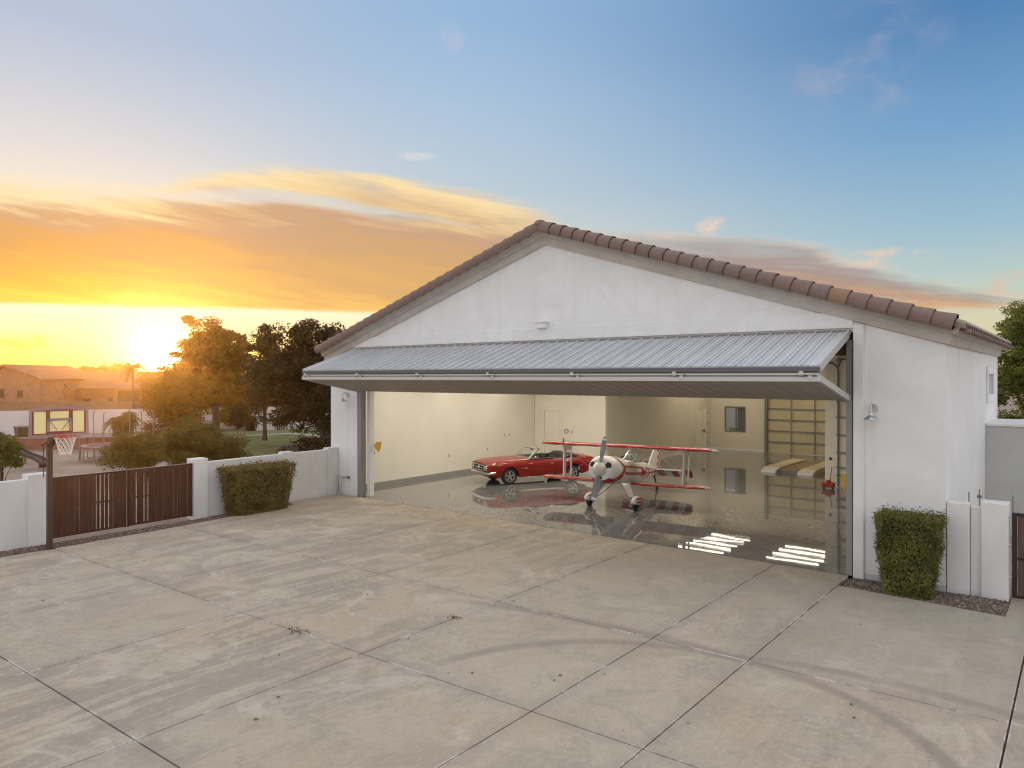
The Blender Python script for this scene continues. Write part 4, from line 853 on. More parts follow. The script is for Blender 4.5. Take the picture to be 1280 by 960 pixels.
#=====================================================================  BIPLANE
def biplane():
    PIT = R(7.5); rz = math.atan2(-.988, .156)
    root = thing('biplane', 'red and white aerobatic biplane parked nose first in the open hangar', 'airplane', (7.56, 3.60, .003), 0, None, (0, -PIT, rz))
    B = lambda mb, name, m_, par=root, **k_: mb.build(name, m_, par, world=False, **k_)
    pw, pr = M['planewhite'], M['planered']
    SEC = [(1.10, .36, 1.49, .86, 2.2), (1.02, .42, 1.56, .80, 2.3), (.85, .455, 1.60, .77, 2.4), (.35, .455, 1.60, .74, 2.6), (0, .44, 1.58, .74, 2.8), (-.5, .42, 1.57, .75, 2.8), (-1.0, .40, 1.56, .77, 2.8), (-2.0, .36, 1.54, .82, 2.6), (-2.6, .28, 1.50, .88, 2.5), (-3.4, .17, 1.42, 1.0, 2.4), (-4.2, .06, 1.34, 1.12, 2.2)]
    def sec(x):
        xs_ = [s_[0] for s_ in SEC][::-1]; return [float(np.interp(x, xs_, [s_[j] for s_ in SEC][::-1])) for j in range(1, 5)]
    def surf(x, th, off=0):     # th: 0 = left side (+y), 90 = top
        h, zt, zb, p = sec(x); cy, sy = math.cos(R(th)), math.sin(R(th)); e = 2 / p
        y = (h + off) * math.copysign(abs(cy) ** e, cy); z = (zt + zb) / 2 + ((zt - zb) / 2 + off) * math.copysign(abs(sy) ** e, sy); return Vector((x, y, z))
    ring = lambda x: [surf(x, a) for a in np.arange(0, 360, 12)]
    g = MB(); g.loft([ring(x) for x in (.36, .2, 0, -.3, -.6, -1, -1.5, -2, -2.3, -2.6, -3, -3.4, -3.8, -4.2)]); fu = B(g, 'fuselage', pw, smooth=True, angle=50)
    g = MB(); g.loft([[Vector((1.13, p.y * .8, (p.z - 1.175) * .8 + 1.175)) for p in ring(1.1)]] + [ring(x) for x in (1.10, 1.06, 1.02, .95, .85, .6, .365)]); co = B(g, 'cowling', pw, smooth=True, angle=50)
    for y, z, ry, rz2 in ((.24, 1.30, .115, .105), (-.24, 1.30, .10, .105), (.02, .93, .075, .055)):
        g = MB(); g.ell((1.10, y, z), .045, ry, rz2); B(g, 'air_intake', M['black'], co, smooth=True)
    def decal(name, m_, xs_, lo, hi, par, off=.006, n=5):
        g = MB(); g.loft([[surf(x, lo(x) + (hi(x) - lo(x)) * k / n, off) for k in range(n + 1)] for x in xs_], closed=False, cap=False); return B(g, name, m_, par, smooth=True, fix=False, angle=70)
    xs1 = list(np.linspace(1.09, .30, 14))
    f1 = lambda x: np.interp(x, [.30, .5, .8, 1.0, 1.09], [-14, -38, -68, -80, -84]); f2 = lambda x: np.interp(x, [.30, .5, .8, 1.0, 1.09], [6, -4, -28, -42, -50])
    decal('red_sweep', pr, xs1, f1, f2, co); decal('red_sweep', pr, xs1, lambda x: 180 - f2(x), lambda x: 180 - f1(x), co)
    decal('red_chin', pr, list(np.linspace(1.08, .62, 8)), lambda x: 228, lambda x: 318, co, .004)
    u1 = lambda x: np.interp(x, [.15, .4, .62, .75], [2, 12, 38, 62]); u2 = lambda x: np.interp(x, [.15, .4, .62, .75], [14, 30, 58, 88])
    decal('red_sweep', pr, list(np.linspace(.72, .15, 9)), u1, u2, co); decal('red_sweep', pr, list(np.linspace(.72, .15, 9)), lambda x: 180 - u2(x), lambda x: 180 - u1(x), co)
    for s_ in (1, -1):
        lohi = (lambda a, b: ((lambda x: a), (lambda x: b))) if s_ > 0 else (lambda a, b: ((lambda x: 180 - b), (lambda x: 180 - a)))
        l, h = lohi(10, 17); decal('side_stripe', pr, list(np.linspace(.2, -3.9, 16)), l, h, fu)
        l, h = lohi(-9, -1); decal('side_stripe', pr, list(np.linspace(.2, -3.9, 16)), l, h, fu)
        g = MB(); c = surf(.26, 0 if s_ > 0 else 180, .009); g._add([c + Vector((.13, 0, .04)), c + Vector((0, 0, .16)), c + Vector((-.13, 0, .04)), c + Vector((0, 0, -.08))], [(0, 1, 2, 3)]); B(g, 'side_diamond', pr, fu)
    # registration letters
    for s_ in (1, -1):
        cu = bpy.data.curves.new('registration', 'FONT'); cu.body = 'NMO'; cu.size = .42; cu.align_x = 'CENTER'; cu.extrude = .003; cu.offset = .004
        tmp = bpy.data.objects.new('registration', cu); COL.objects.link(tmp); bpy.context.view_layer.update()
        me = bpy.data.meshes.new_from_object(tmp.evaluated_get(bpy.context.evaluated_depsgraph_get())); bpy.data.objects.remove(tmp)
        o = bpy.data.objects.new('registration', me); COL.objects.link(o); o.parent = fu; me.materials.clear(); me.materials.append(pr)
        h = sec(-1.75)[0]; ang = math.atan2(.06, 1.0)
        o.matrix_local = Matrix.Translation((-1.7, s_ * (h + .018), 1.02)) @ (Matrix.Rotation(R(180) - ang if s_ > 0 else ang, 4, 'Z')) @ Matrix.Rotation(R(90), 4, 'X')
    # spinner and propeller
    g = MB(); g.lathe((1.14, 0, 1.185), (1, 0, 0), [(.215, 0), (.215, .05), (.195, .14), (.14, .25), (.07, .33), (.0, .36)], 24); B(g, 'spinner', pw, smooth=True)
    g = MB(); th = R(8); pr_ = B(MB().disc((1.17, 0, 1.185), (1, 0, 0), 0, .08, .06, 16), 'propeller', M['propgrey'])
    for s_ in (1, -1):
        dv_ = Vector((0, math.sin(th), math.cos(th))) * s_; cv = Vector((0, math.cos(th), -math.sin(th))) * s_; rings = []
        for r_, c_, tw in ((.15, .05, 40), (.28, .085, 32), (.5, .105, 22), (.75, .098, 15), (.93, .075, 12), (.985, .05, 11)):
            ch = cv * math.cos(R(tw)) + Vector((1, 0, 0)) * math.sin(R(tw)) * 1; nn = dv_.cross(ch); o_ = Vector((1.18, 0, 1.185)) + dv_ * r_
            rings.append([o_ + ch * c_, o_ + nn * .014, o_ - ch * c_, o_ - nn * .014])
        g = MB(); g.loft(rings); B(g, 'blade', M['propgrey'], pr_)
        g = MB(); o_ = Vector((1.183, 0, 1.185)) + dv_ * .90; ch = cv * math.cos(R(17)) + Vector((1, 0, 0)) * math.sin(R(17)); g.obox(o_, ch, dv_, dv_.cross(ch), .082, .03, .016); B(g, 'tip_band', pw, pr_)
    # wings
    def wing(name, y0, y1, xle, zc, chord, sweep, dih, tk=.17):
        g = MB(); prof_ = [(0, 0), (.03, .35), (.1, .62), (.25, .92), (.4, 1.0), (.6, .8), (.8, .45), (1, .04), (.8, -.22), (.6, -.38), (.4, -.45), (.25, -.45), (.1, -.38), (.03, -.22)]
        def ringw(y):
            ay = abs(y); L_ = xle - sweep * ay; k = 1.0; c0 = 0
            e = abs(y1) - ay if y1 * y >= 0 else 9
            ef = min(abs(max(abs(y0), abs(y1))) - ay, 9)
            if ef < .30: k = .18 + .82 * math.sqrt(max(0, 1 - ((.30 - ef) / .30) ** 2))
            ch_ = chord * k; L_ -= (chord - ch_) * .62
            return [Vector((L_ - u * ch_, y, zc + dih * ay + v_ * chord * tk * .55 * max(k, .25))) for u, v_ in prof_]
        n = int(abs(y1 - y0) / .16); ys_ = list(np.linspace(y0, y1, n)); lim = max(abs(y0), abs(y1))
        for e in (.02, .06, .12, .2): ys_ += [s_ * (lim - e) for s_ in (1, -1) if min(y0, y1) < s_ * (lim - e) < max(y0, y1)]
        ys_ = sorted(set(ys_)); rings = [ringw(y) for y in ys_]; m_ = len(prof_)
        for i in range(len(rings) - 1):
            ym = abs(ys_[i] + ys_[i + 1]) / 2
            for k in range(m_):
                a, b = k, (k + 1) % m_; le = k < 3 or k >= m_ - 1; under_ = k >= 7
                red = le or (not under_)
                if under_ and not le: red = int(ym / .36) % 2 == 0 and k >= 9
                if ym > lim - .22 and not (le and ym < lim - .12): red = False
                g.cur = 1 if red else 0; g._add([rings[i][a], rings[i][b], rings[i + 1][b], rings[i + 1][a]], [(0, 1, 2, 3)])
        g.cur = 0
        for r_ in (rings[0], rings[-1]): g.poly(r_)
        o = B(g, name, [M['wingwhite'], pr], smooth=True, fix=False); bm = bmesh.new(); bm.from_mesh(o.data); bmesh.ops.remove_doubles(bm, verts=bm.verts, dist=.0005); bmesh.ops.recalc_face_normals(bm, faces=bm.faces); bm.to_mesh(o.data); bm.free(); return o
    wing('upper_wing', -3.0, 3.0, -.12, 1.93, .98, .115, 0.0)
    wing('lower_wing', .40, 2.85, -.42, .76, .92, .0, .012); wing('lower_wing', -2.85, -.40, -.42, .76, .92, .0, .012)
    # interplane struts: one wide faired pair on each side, and flying wires
    for s_ in (1, -1):
        y = s_ * 2.05
        g = MB(); 
        for x0, x1, ww in ((-.62, -.70, .17), (-1.16, -1.20, .035)): g.bar((x0, y, 1.90), (x1, y - s_ * .03, .80), .045, ww, (1, 0, 0))
        g.prism([(-.40, y - .015, 1.90), (-1.24, y - .015, 1.90), (-1.02, y - .015, 1.72), (-.62, y - .015, 1.72)], (0, .03, 0)); g.prism([(-.50, y - s_ * .03 - .015, .80), (-1.3, y - s_ * .03 - .015, .80), (-1.08, y - s_ * .03 - .015, .96), (-.68, y - s_ * .03 - .015, .96)], (0, .03, 0))
        B(g, 'interplane_strut', pw)
        for a, b in (((-.45, s_ * .42, .8), (-.55, y, 1.88)), ((-1.05, s_ * .42, .82), (-1.1, y, 1.88)), ((-.35, s_ * .32, 1.9), (-.6, y, .82))):
            g = MB(); g.tube([a, b], .004, 5); B(g, 'flying_wire', M['steel_light'])
        # cabane struts
        g = MB()
        for a, b in (((.10, s_ * .33, 1.50), (-.30, s_ * .42, 1.90)), ((-.42, s_ * .36, 1.50), (-.32, s_ * .42, 1.90)), ((-.5, s_ * .36, 1.50), (-.85, s_ * .42, 1.90))): g.bar(a, b, .03, .05, (1, 0, 0))
        B(g, 'cabane_strut', pw)
        # undercarriage
        yw = s_ * .77
        g = MB(); a = [Vector((.22, s_ * .32, .80)), Vector((-.42, s_ * .34, .80)), Vector((-.10, yw - s_ * .08, .22)), Vector((.05, yw - s_ * .08, .22))]; g.prism(a, (0, s_ * .04, .0)); B(g, 'gear_leg', pw)
        g = MB(); g.tube([(.30, s_ * .10, .76), (.06, yw - s_ * .10, .20)], .016, 6); g.tube([(-.38, s_ * .10, .76), (-.04, yw - s_ * .10, .20)], .016, 6); B(g, 'gear_brace', M['steel_light'])
        g = MB(); g.disc((0, yw, .165), (0, 1, 0), 0, .165, .11, 24); wh = B(g, 'wheel', M['rubber'], bevel=.02)
        g = MB(); g.loft([[Vector((x, yw + ry * math.cos(a), zc + rz2 * (math.sin(a) if math.sin(a) > -.6 else -.6))) for a in np.linspace(0, 2 * math.pi, 18, endpoint=False)] for x, ry, rz2, zc in ((.33, .01, .01, .24), (.31, .05, .06, .24), (.22, .10, .13, .25), (.08, .122, .165, .265), (-.08, .122, .165, .27), (-.25, .095, .125, .275), (-.42, .05, .06, .285), (-.5, .01, .01, .29))]); wp = B(g, 'wheel_fairing', pw, smooth=True, angle=60)
        g = MB()
        for dz_, a0 in ((.09, .0), (-.03, .1)):
            for q in (1, -1): g.tube([(.29, yw + q * .05, .25 + dz_ * .6), (.15, yw + q * .118, .28 + dz_), (-.05, yw + q * .127, .27 + dz_ * .9), (-.25, yw + q * .098, .30 + dz_ * .4)], [.006, .024, .028, .006], 6)
        B(g, 'red_swirl', pr, wp, smooth=True)
    # canopy, headrest
    g = MB(); st = [(-.80, .02, 1.55), (-.92, .20, 1.63), (-1.1, .27, 1.72), (-1.4, .29, 1.78), (-1.75, .26, 1.75), (-2.05, .17, 1.65), (-2.3, .03, 1.55)]
    g.loft([[Vector((x, h_ * math.cos(a), 1.5 + (zt - 1.5) * math.sin(a))) for a in np.linspace(0, math.pi, 13)] for x, h_, zt in st], closed=False, cap=False); cn = B(g, 'canopy', M['canopy'], smooth=True, angle=70)
    g = MB()
    for x, h_, zt in (st[1], st[3], st[5]): g.tube([(x, (h_ + .004) * math.cos(a), 1.5 + (zt - 1.496) * math.sin(a)) for a in np.linspace(0, math.pi, 13)], .012, 6)
    for s_ in (1, -1): g.tube([(x, s_ * (h_ + .004), 1.505) for x, h_, zt in st], .014, 6)
    B(g, 'canopy_frame', M['bin'], cn, smooth=True)
    g = MB(); g.prism([(-1.45, -.17, 1.52), (-1.40, -.15, 1.72), (-1.52, -.13, 1.745), (-1.8, -.1, 1.52)], (0, .32, 0)); hr = B(g, 'headrest', pw, bevel=.03)
    g = MB(); g.ell((-1.39, .06, 1.63), .02, .05, .06); B(g, 'headrest_pad', M['black'], hr, smooth=True)
    # tail
    g = MB(); g.prism([(-3.25, -.02, 1.42), (-3.75, -.02, 1.95), (-3.98, -.02, 2.12), (-4.2, -.02, 2.12), (-4.2, -.02, 1.15), (-3.6, -.02, 1.3)], (0, .04, 0)); B(g, 'fin', pw, bevel=.01)
    g = MB()
    for i in range(3):
        for k in range(9):
            z0 = 1.05 + k * .125; z1 = z0 + .125; xw = [0, .14, .28, .40 - .004 * (k - 4) ** 2]; x0, x1 = -4.21 - xw[i], -4.21 - xw[i + 1]; g.cur = (i + k) % 2; g.box(x1, x0, -.024, .024, z0, z1)
    B(g, 'rudder', [pw, pr])
    for s_ in (1, -1):
        g = MB()
        for k in range(5):
            ya, yb = .06 + k * .25, .06 + (k + 1) * .25; la = -3.62 - .28 * (ya / 1.31) ** 2; lb = -3.62 - .28 * (yb / 1.31) ** 2 - (.12 if k == 4 else 0); ta = -4.55 + .10 * (ya / 1.3) ** 2; tb = -4.55 + .10 * (yb / 1.3) ** 2 + (.12 if k == 4 else 0)
            for q, (fa, fb) in enumerate(((0, .12), (.12, .5), (.5, 1))):
                g.cur = 0 if q == 0 and k < 4 else (1 if (k == 4 or (q + k) % 2 == 0) else 0)
                A_ = lambda f, l_, t_2: l_ + (t_2 - l_) * f
                zd = lambda f: 1.27 - max(0, f - .5) * .42; g.prism([(A_(fa, la, ta), s_ * ya, zd(fa)), (A_(fb, la, ta), s_ * ya, zd(fb)), (A_(fb, lb, tb), s_ * yb, zd(fb)), (A_(fa, lb, tb), s_ * yb, zd(fa))], (0, 0, .045))
        B(g, 'tailplane', [pw, pr])
        g = MB(); g.tube([(-4.0, s_ * .05, 1.12), (-4.0, s_ * .8, 1.27)], .01, 5); g.tube([(-4.0, s_ * .03, 1.85), (-4.0, s_ * .8, 1.31)], .006, 5); B(g, 'tail_brace', M['steel_light'])
    g = MB(); g.tube([(-3.9, 0, 1.12), (-4.15, 0, .86), (-4.3, 0, .66)], .028, 8); g.disc((-4.33, 0, .655), (0, 1, 0), 0, .085, .05, 16); B(g, 'tail_wheel', M['rubber'])
    g = MB(); g.tube([(-.9, 1.2, 1.98), (-.92, 1.2, 2.08)], .012, 6) if False else g.tube([(-.4, -2.0, 1.97), (-.42, -2.0, 2.12)], .02, 6); B(g, 'wing_fitting', M['black'])
biplane()

#=====================================================================  FENCES, GATES
WX = lambda y: -.95 - .045 * (y + 10) if y > -10 else -.95     # line of the white wall
def wall_piece(y0, y1, z, th, name, par, out=0):
    g = MB(); x0, x1 = WX(y0) + out, WX(y1) + out
    g.prism([(x0, y0, -.08), (x1, y1, -.08), (x1 - th, y1, -.08), (x0 - th, y0, -.08)], (0, 0, z + .08)); return g.build(name, M['block'], par, bevel=.012)
t_ = thing('block_wall', 'white block wall ending in a pillar behind the basketball pole', 'wall', (-1.05, -15, 0))
wall_piece(-30, -9.62, 1.60, .2, 'wall', t_); wall_piece(-9.62, -9.12, 1.71, .42, 'pillar', t_, .06)
t_ = thing('block_wall', 'white block wall running from the gate to the hangar corner', 'wall', (-1.2, -2.5, 0))
wall_piece(-5.38, -4.93, 1.70, .42, 'pillar', t_, .06); wall_piece(-4.93, -2.3, 1.58, .2, 'wall', t_); wall_piece(-2.3, -1.9, 1.64, .3, 'pillar', t_, .03); wall_piece(-1.9, -.45, 1.58, .2, 'wall', t_); wall_piece(-.45, -.02, 1.63, .3, 'pillar', t_, .03)
gt = thing('driveway_gate', 'wide dark brown slatted double gate between white wall pillars', 'gate', (-.95, -7.25, 0))
for (ya, yb, sd_n) in ((-9.10, -7.27, 0), (-7.23, -5.40, 1)):
    xa, xb = WX(ya) + .03, WX(yb) + .03; dirv = Vector((xb - xa, yb - ya, 0)); L = dirv.length; dirv.normalize(); nv_ = Vector((dirv.y, -dirv.x, 0))
    P3 = lambda s_, z, o=0: Vector((xa, ya, z)) + dirv * s_ + nv_ * o
    g = MB(); n = 17
    for k in range(n):
        s0 = .03 + (L - .06) * k / n; s1 = .03 + (L - .06) * (k + 1) / n - random.choice([.004, .008, .012, .016]) - (.022 if (sd_n == 0 and k in (9, 10, 11, 12)) or (sd_n == 1 and k in (1, 3, 4)) else 0)
        g.ct = random.random(); g.prism([P3(s0, .07), P3(s1, .07), P3(s1, .07, -.022), P3(s0, .07, -.022)], (0, 0, 1.47 + random.uniform(-.005, .005)))
    leaf = g.build('gate_leaf', M['gate'], gt)
    g = MB(); g.bar(P3(0, 1.56, -.04), P3(L, 1.56, -.04), .05, .05); g.bar(P3(0, .09, -.05), P3(L, .09, -.05), .04, .05); g.bar(P3(0, .82, -.05), P3(L, .82, -.05), .04, .04); g.bar(P3(.02, .05, -.05), P3(.02, 1.58, -.05), .05, .05); g.bar(P3(L - .02, .05, -.05), P3(L - .02, 1.58, -.05), .05, .05)
    g.build('frame', M['gateframe'], leaf); g = MB(); g.bar(P3(0, 1.592, -.02), P3(L, 1.592, -.02), .07, .012); g.build('top_rail', M['mauve'], leaf)
# right: low wall with pillars, gate
t_ = thing('block_wall', 'low white wall with two pillars at the right corner of hangar', 'wall', (17.5, .3, 0))
g = MB(); g.box(17.06, 17.42, -.02, .3, -.08, 1.71); g.build('pillar', M['block'], t_, bevel=.012)
g = MB(); g.box(17.425, 17.60, .16, .36, -.08, 1.64); g.build('wall', M['block'], t_, bevel=.012)
g = MB(); g.box(17.605, 18.03, .05, .47, -.08, 1.76); g.build('pillar', M['block'], t_, bevel=.012)
g = MB()
for z in (.42, 1.02, 1.55): g.disc((18.045, .09, z), (1, 0, 0), 0, .02, .025, 10)
g.build('hinge_pin', M['steel_light'], t_)
g = MB(); g.prism([(18.07, .18, .05), (18.09, .18, .05)] + [(18.09, .22, .05), (18.07, .22, .05)], (0, 0, 1.55)) if False else None
gt = thing('side_gate', 'dark steel framed wooden side gate beside the white pillar', 'gate', (18.6, .2, 0))
g = MB()
for k in range(8):
    x = 18.16 + k * .125; g.box(x, x + .117, .18, .205, .09, 1.54)
g.build('slats', mat('side_gate_wood', (.10, .055, .04), .7, var=.3, vscale=3, stretch=(6, 6, .6)), gt)
g = MB(); g.box(18.075, 18.15, .15, .225, .04, 1.6); g.box(19.17, 19.24, .15, .225, .04, 1.6); g.box(18.15, 19.17, .16, .215, 1.545, 1.6); g.box(18.15, 19.17, .155, .178, .75, .79); g.box(18.15, 19.17, .16, .215, .04, .085); g.build('frame', M['gateframe'], gt)
# grey flat-roofed annex behind the gate
t_ = thing('annex_building', 'grey flat roofed annex beyond the side gate', 'building', (21, 10, 0))
g = MB(); g.box(17.06, 30, 6.92, 9.5, -.08, 2.80); g.build('wall', M['sidegrey'], t_); g = MB(); g.box(17.06, 30.05, 6.87, 9.55, 2.80, 2.87); g.build('parapet', M['whitepaint'], t_, bevel=.01)
# pipes beside the right wall
t_ = thing('vent_pipe', 'thin grey pipes standing behind the low white corner wall', 'pipe', (17.3, 1.6, 0))
g = MB(); g.tube([(17.28, 1.3, 0), (17.28, 1.3, 1.76)], .012, 6); g.tube([(17.42, 1.7, 0), (17.42, 1.7, 1.78)], .012, 6); g.box(17.38, 17.46, 1.66, 1.74, 1.6, 1.66); g.tube([(18.0, 1.5, 0), (18.0, 1.5, 1.74)], .012, 6); g.build('riser', M['steel'], t_)
# irrigation valve at left corner
t_ = thing('irrigation_valve', 'small pale pipe loop at the foot of left hangar wall', 'pipe', (-1.55, -.15, 0))
g = MB(); g.tube([(-1.30, -.12, -.02), (-1.30, -.12, .66), (-1.05, -.12, .66), (-1.05, -.12, .28), (-1.16, -.12, .28), (-1.16, -.12, -.02)], .026, 8); g.build('pipe', M['steel_light'], t_, smooth=True); g = MB(); g.disc((-.78, -.04, .62), (0, 1, 0), 0, .05, .06); g.tube([(-1.05, -.12, .62), (-.78, -.06, .62)], .018); g.build('tap', M['steel'], t_)

#=====================================================================  GRAVEL
def gravel(polys, n, label, hump, bmat):
    g = MB()
    for pl in polys:
        nu, nv2 = 60, 16; P0 = [Vector(q) for q in pl]; rows_ = []
        for i in range(nu + 1):
            a = i / nu; row = []
            for j in range(nv2 + 1):
                b = j / nv2; p = P0[0] * (1 - a) * (1 - b) + P0[1] * a * (1 - b) + P0[2] * a * b + P0[3] * (1 - a) * b; row.append((p.x, p.y, -.035 + hump(p.x, p.y) + random.uniform(-.008, .008)))
            rows_.append(row)
        g.loft(rows_, closed=False, cap=False)
    base = kind(g.build('gravel_bed', bmat), 'structure')
    g = MB()
    for _ in range(n):
        pl = random.choice(polys); a, b = random.random(), random.random(); p = Vector(pl[0]) * (1 - a) * (1 - b) + Vector(pl[1]) * a * (1 - b) + Vector(pl[2]) * a * b + Vector(pl[3]) * (1 - a) * b
        r_ = random.uniform(.010, .034); z = -.03 + hump(p.x, p.y); v = [Vector((p.x + r_ * random.uniform(.7, 1.3) * dx_, p.y + r_ * random.uniform(.7, 1.3) * dy_, z + r_ * dz_ * random.uniform(.5, 1))) for dx_, dy_, dz_ in ((1, 0, 0), (0, 1, 0), (-1, 0, 0), (0, -1, 0), (0, 0, 1))]
        g.ct = random.random(); g._add(v, [(0, 1, 4), (1, 2, 4), (2, 3, 4), (3, 0, 4)])
    o = g.build('gravel', M['pebble'], fix=False, tone=True); kind(o, 'stuff', label)
gravel([[(15.42, -.84), (18.05, -1.02), (18.04, .05), (15.42, -.01)]], 9000, 'brown gravel round the clipped bush at right', lambda x, y: .075 * math.exp(-((x - 17.5) / .35) ** 2 - ((y + .42) / .3) ** 2) + .03 * math.exp(-((y + .45) / .3) ** 2), M['gravelbase'])
gravel([[(-.10, -14), (-.12, -8.5), (-.9, -8.5), (-.9, -14)], [(-.12, -8.5), (-.34, -5), (-1.0, -5), (-.9, -8.5)], [(-.34, -5), (-.62, -2.2), (-1.2, -2.2), (-1.05, -5)]], 9000, 'tan gravel strip along the gate and white wall', lambda x, y: 0, M['gravelbase'])
g = MB(); g.prism([(-.66, -2.2, -.07), (-.45, -.05, -.07), (-1.3, -.05, -.07), (-1.2, -2.2, -.07)], (0, 0, .072)); kind(g.build('concrete_pad', M['concrete'], tone=True), 'structure')
for (x, y, s_, lab) in ((15.75, -.55, .16, 'flat brown stone nearest the door post in gravel bed'), (16.0, -.62, .12, 'smaller flat stone between the bush and the other stone')):
    g = MB(); n = 9; rr = [s_ * random.uniform(.8, 1.2) for _ in range(n)]; g.loft([[Vector((x + k_ * rr[i] * math.cos(6.283 * i / n), y + k_ * .6 * rr[i] * math.sin(6.283 * i / n), z)) for i in range(n)] for k_, z in ((1, -.03), (.95, .02), (.6, .045))]); g.tone = [.72] * len(g.f); tag(g.build('stone', M['pebble'], smooth=True, tone=True), lab, 'stone')

#=====================================================================  HEDGES
def hedge(name, label, corners_bot, corners_top, z0, z1, n, lm, leaf=(.03, .055)):
    cb = [Vector((*c, z0)) for c in corners_bot]; ct = [Vector((*c, z1)) for c in corners_top]; cen = sum(cb, Vector()) / 4
    t_ = thing(name, label, 'bush', (cen.x, cen.y, 0))
    def pt(u, v_, k): # k 0..1 height; u,v 0..1
        e = .09 * (1 - min(1, (1 - k) / .10)) ** 2; kk = k
        b = cb[0] * (1 - u) * (1 - v_) + cb[1] * u * (1 - v_) + cb[2] * u * v_ + cb[3] * (1 - u) * v_
        t2 = ct[0] * (1 - u) * (1 - v_) + ct[1] * u * (1 - v_) + ct[2] * u * v_ + ct[3] * (1 - u) * v_
        kf = min(1.0, k * 1.0); f = kf ** .75; p = b * (1 - f) + t2 * f; p.z = z0 + (z1 - z0) * k; return p
    m_ = MB(); rings = []
    for k in np.linspace(0, 1, 9):
        ins = .10 if k < 1 else .12; pts = []
        for j in range(24):
            s_ = j / 6; q = int(s_); f = s_ - q; u, v_ = [(f, 0), (1, f), (1 - f, 1), (0, 1 - f)][q]; u = ins + u * (1 - 2 * ins); v_ = ins + v_ * (1 - 2 * ins)
            p = pt(u, v_, k * .95); pts.append(p + Vector((random.uniform(-.02, .02),) * 3))
        rings.append(pts)
    m_.loft(rings); m_.build('branches', M['leaf_core'], t_)
    P_, N_ = [], []
    A_top = (ct[1] - ct[0]).length * (ct[3] - ct[0]).length; A_s = sum((ct[i] - ct[(i + 1) % 4]).length for i in range(4)) * (z1 - z0)
    for _ in range(n):
        if random.random() < A_top / (A_top + A_s):
            u, v_ = random.random(), random.random(); k = 1 - abs(random.gauss(0, .035)); p = pt(u, v_, k); nr = Vector((0, 0, 1)); p.z += .03 * math.sin(u * 9) * math.sin(v_ * 7) + (random.random() ** 8) * .15
        else:
            k = random.random(); q = random.choices(range(4), [(ct[i] - ct[(i + 1) % 4]).length for i in range(4)])[0]; f = random.random(); dpt = abs(random.gauss(0, .06)) - (random.random() ** 9) * .12
            u, v_ = [(f, dpt), (1 - dpt, f), (1 - f, 1 - dpt), (dpt, 1 - f)][q]; p = pt(u, v_, k); e_ = (ct[(q + 1) % 4] - ct[q]).normalized(); nr = Vector((e_.y, -e_.x, .3))
            wob = .025 * math.sin(f * 11 + k * 8) + .02 * math.sin(k * 17 + f * 5); p += Vector((e_.y, -e_.x, 0)) * wob
            r_ = math.hypot(u - .5, v_ - .5)
            if r_ > .62: p += (Vector((pt(.5, .5, k))) - p) * .10 * (r_ - .62) / .09
        P_.append(p); N_.append(nr)
    leaf_mesh('foliage', P_, leaf, lm, t_, N_)
    dd = [i for i in range(len(P_)) if random.random() < .05 + .10 * (math.sin(P_[i].x * 5.1 + P_[i].z * 4) * math.sin(P_[i].y * 6.3 + P_[i].z * 3) > .45)]
    leaf_mesh('dry_foliage', [P_[i] + Vector((random.gauss(0, .02), random.gauss(0, .02), random.gauss(0, .02))) for i in dd], leaf, M['leaf_dry'], t_, [N_[i] for i in dd])
    return t_
hedge('clipped_bush', 'clipped green bush flaring to a flat top beside the hangar corner', [(16.12, -.86), (16.86, -.84), (16.88, -.2), (16.12, -.18)], [(15.97, -.96), (17.05, -.94), (17.08, -.09), (15.97, -.08)], -.02, 1.47, 22000, M['leaf_hedge'])
hedge('clipped_bush', 'clipped brownish bush flaring to a flat top against white wall', [(-.30, -4.40), (-.30, -2.80), (-1.0, -2.75), (-1.0, -4.45)], [(-.04, -4.72), (-.04, -2.58), (-1.04, -2.5), (-1.04, -4.75)], -.02, 1.40, 24000, M['leaf_hedge_warm'], (.035, .065))

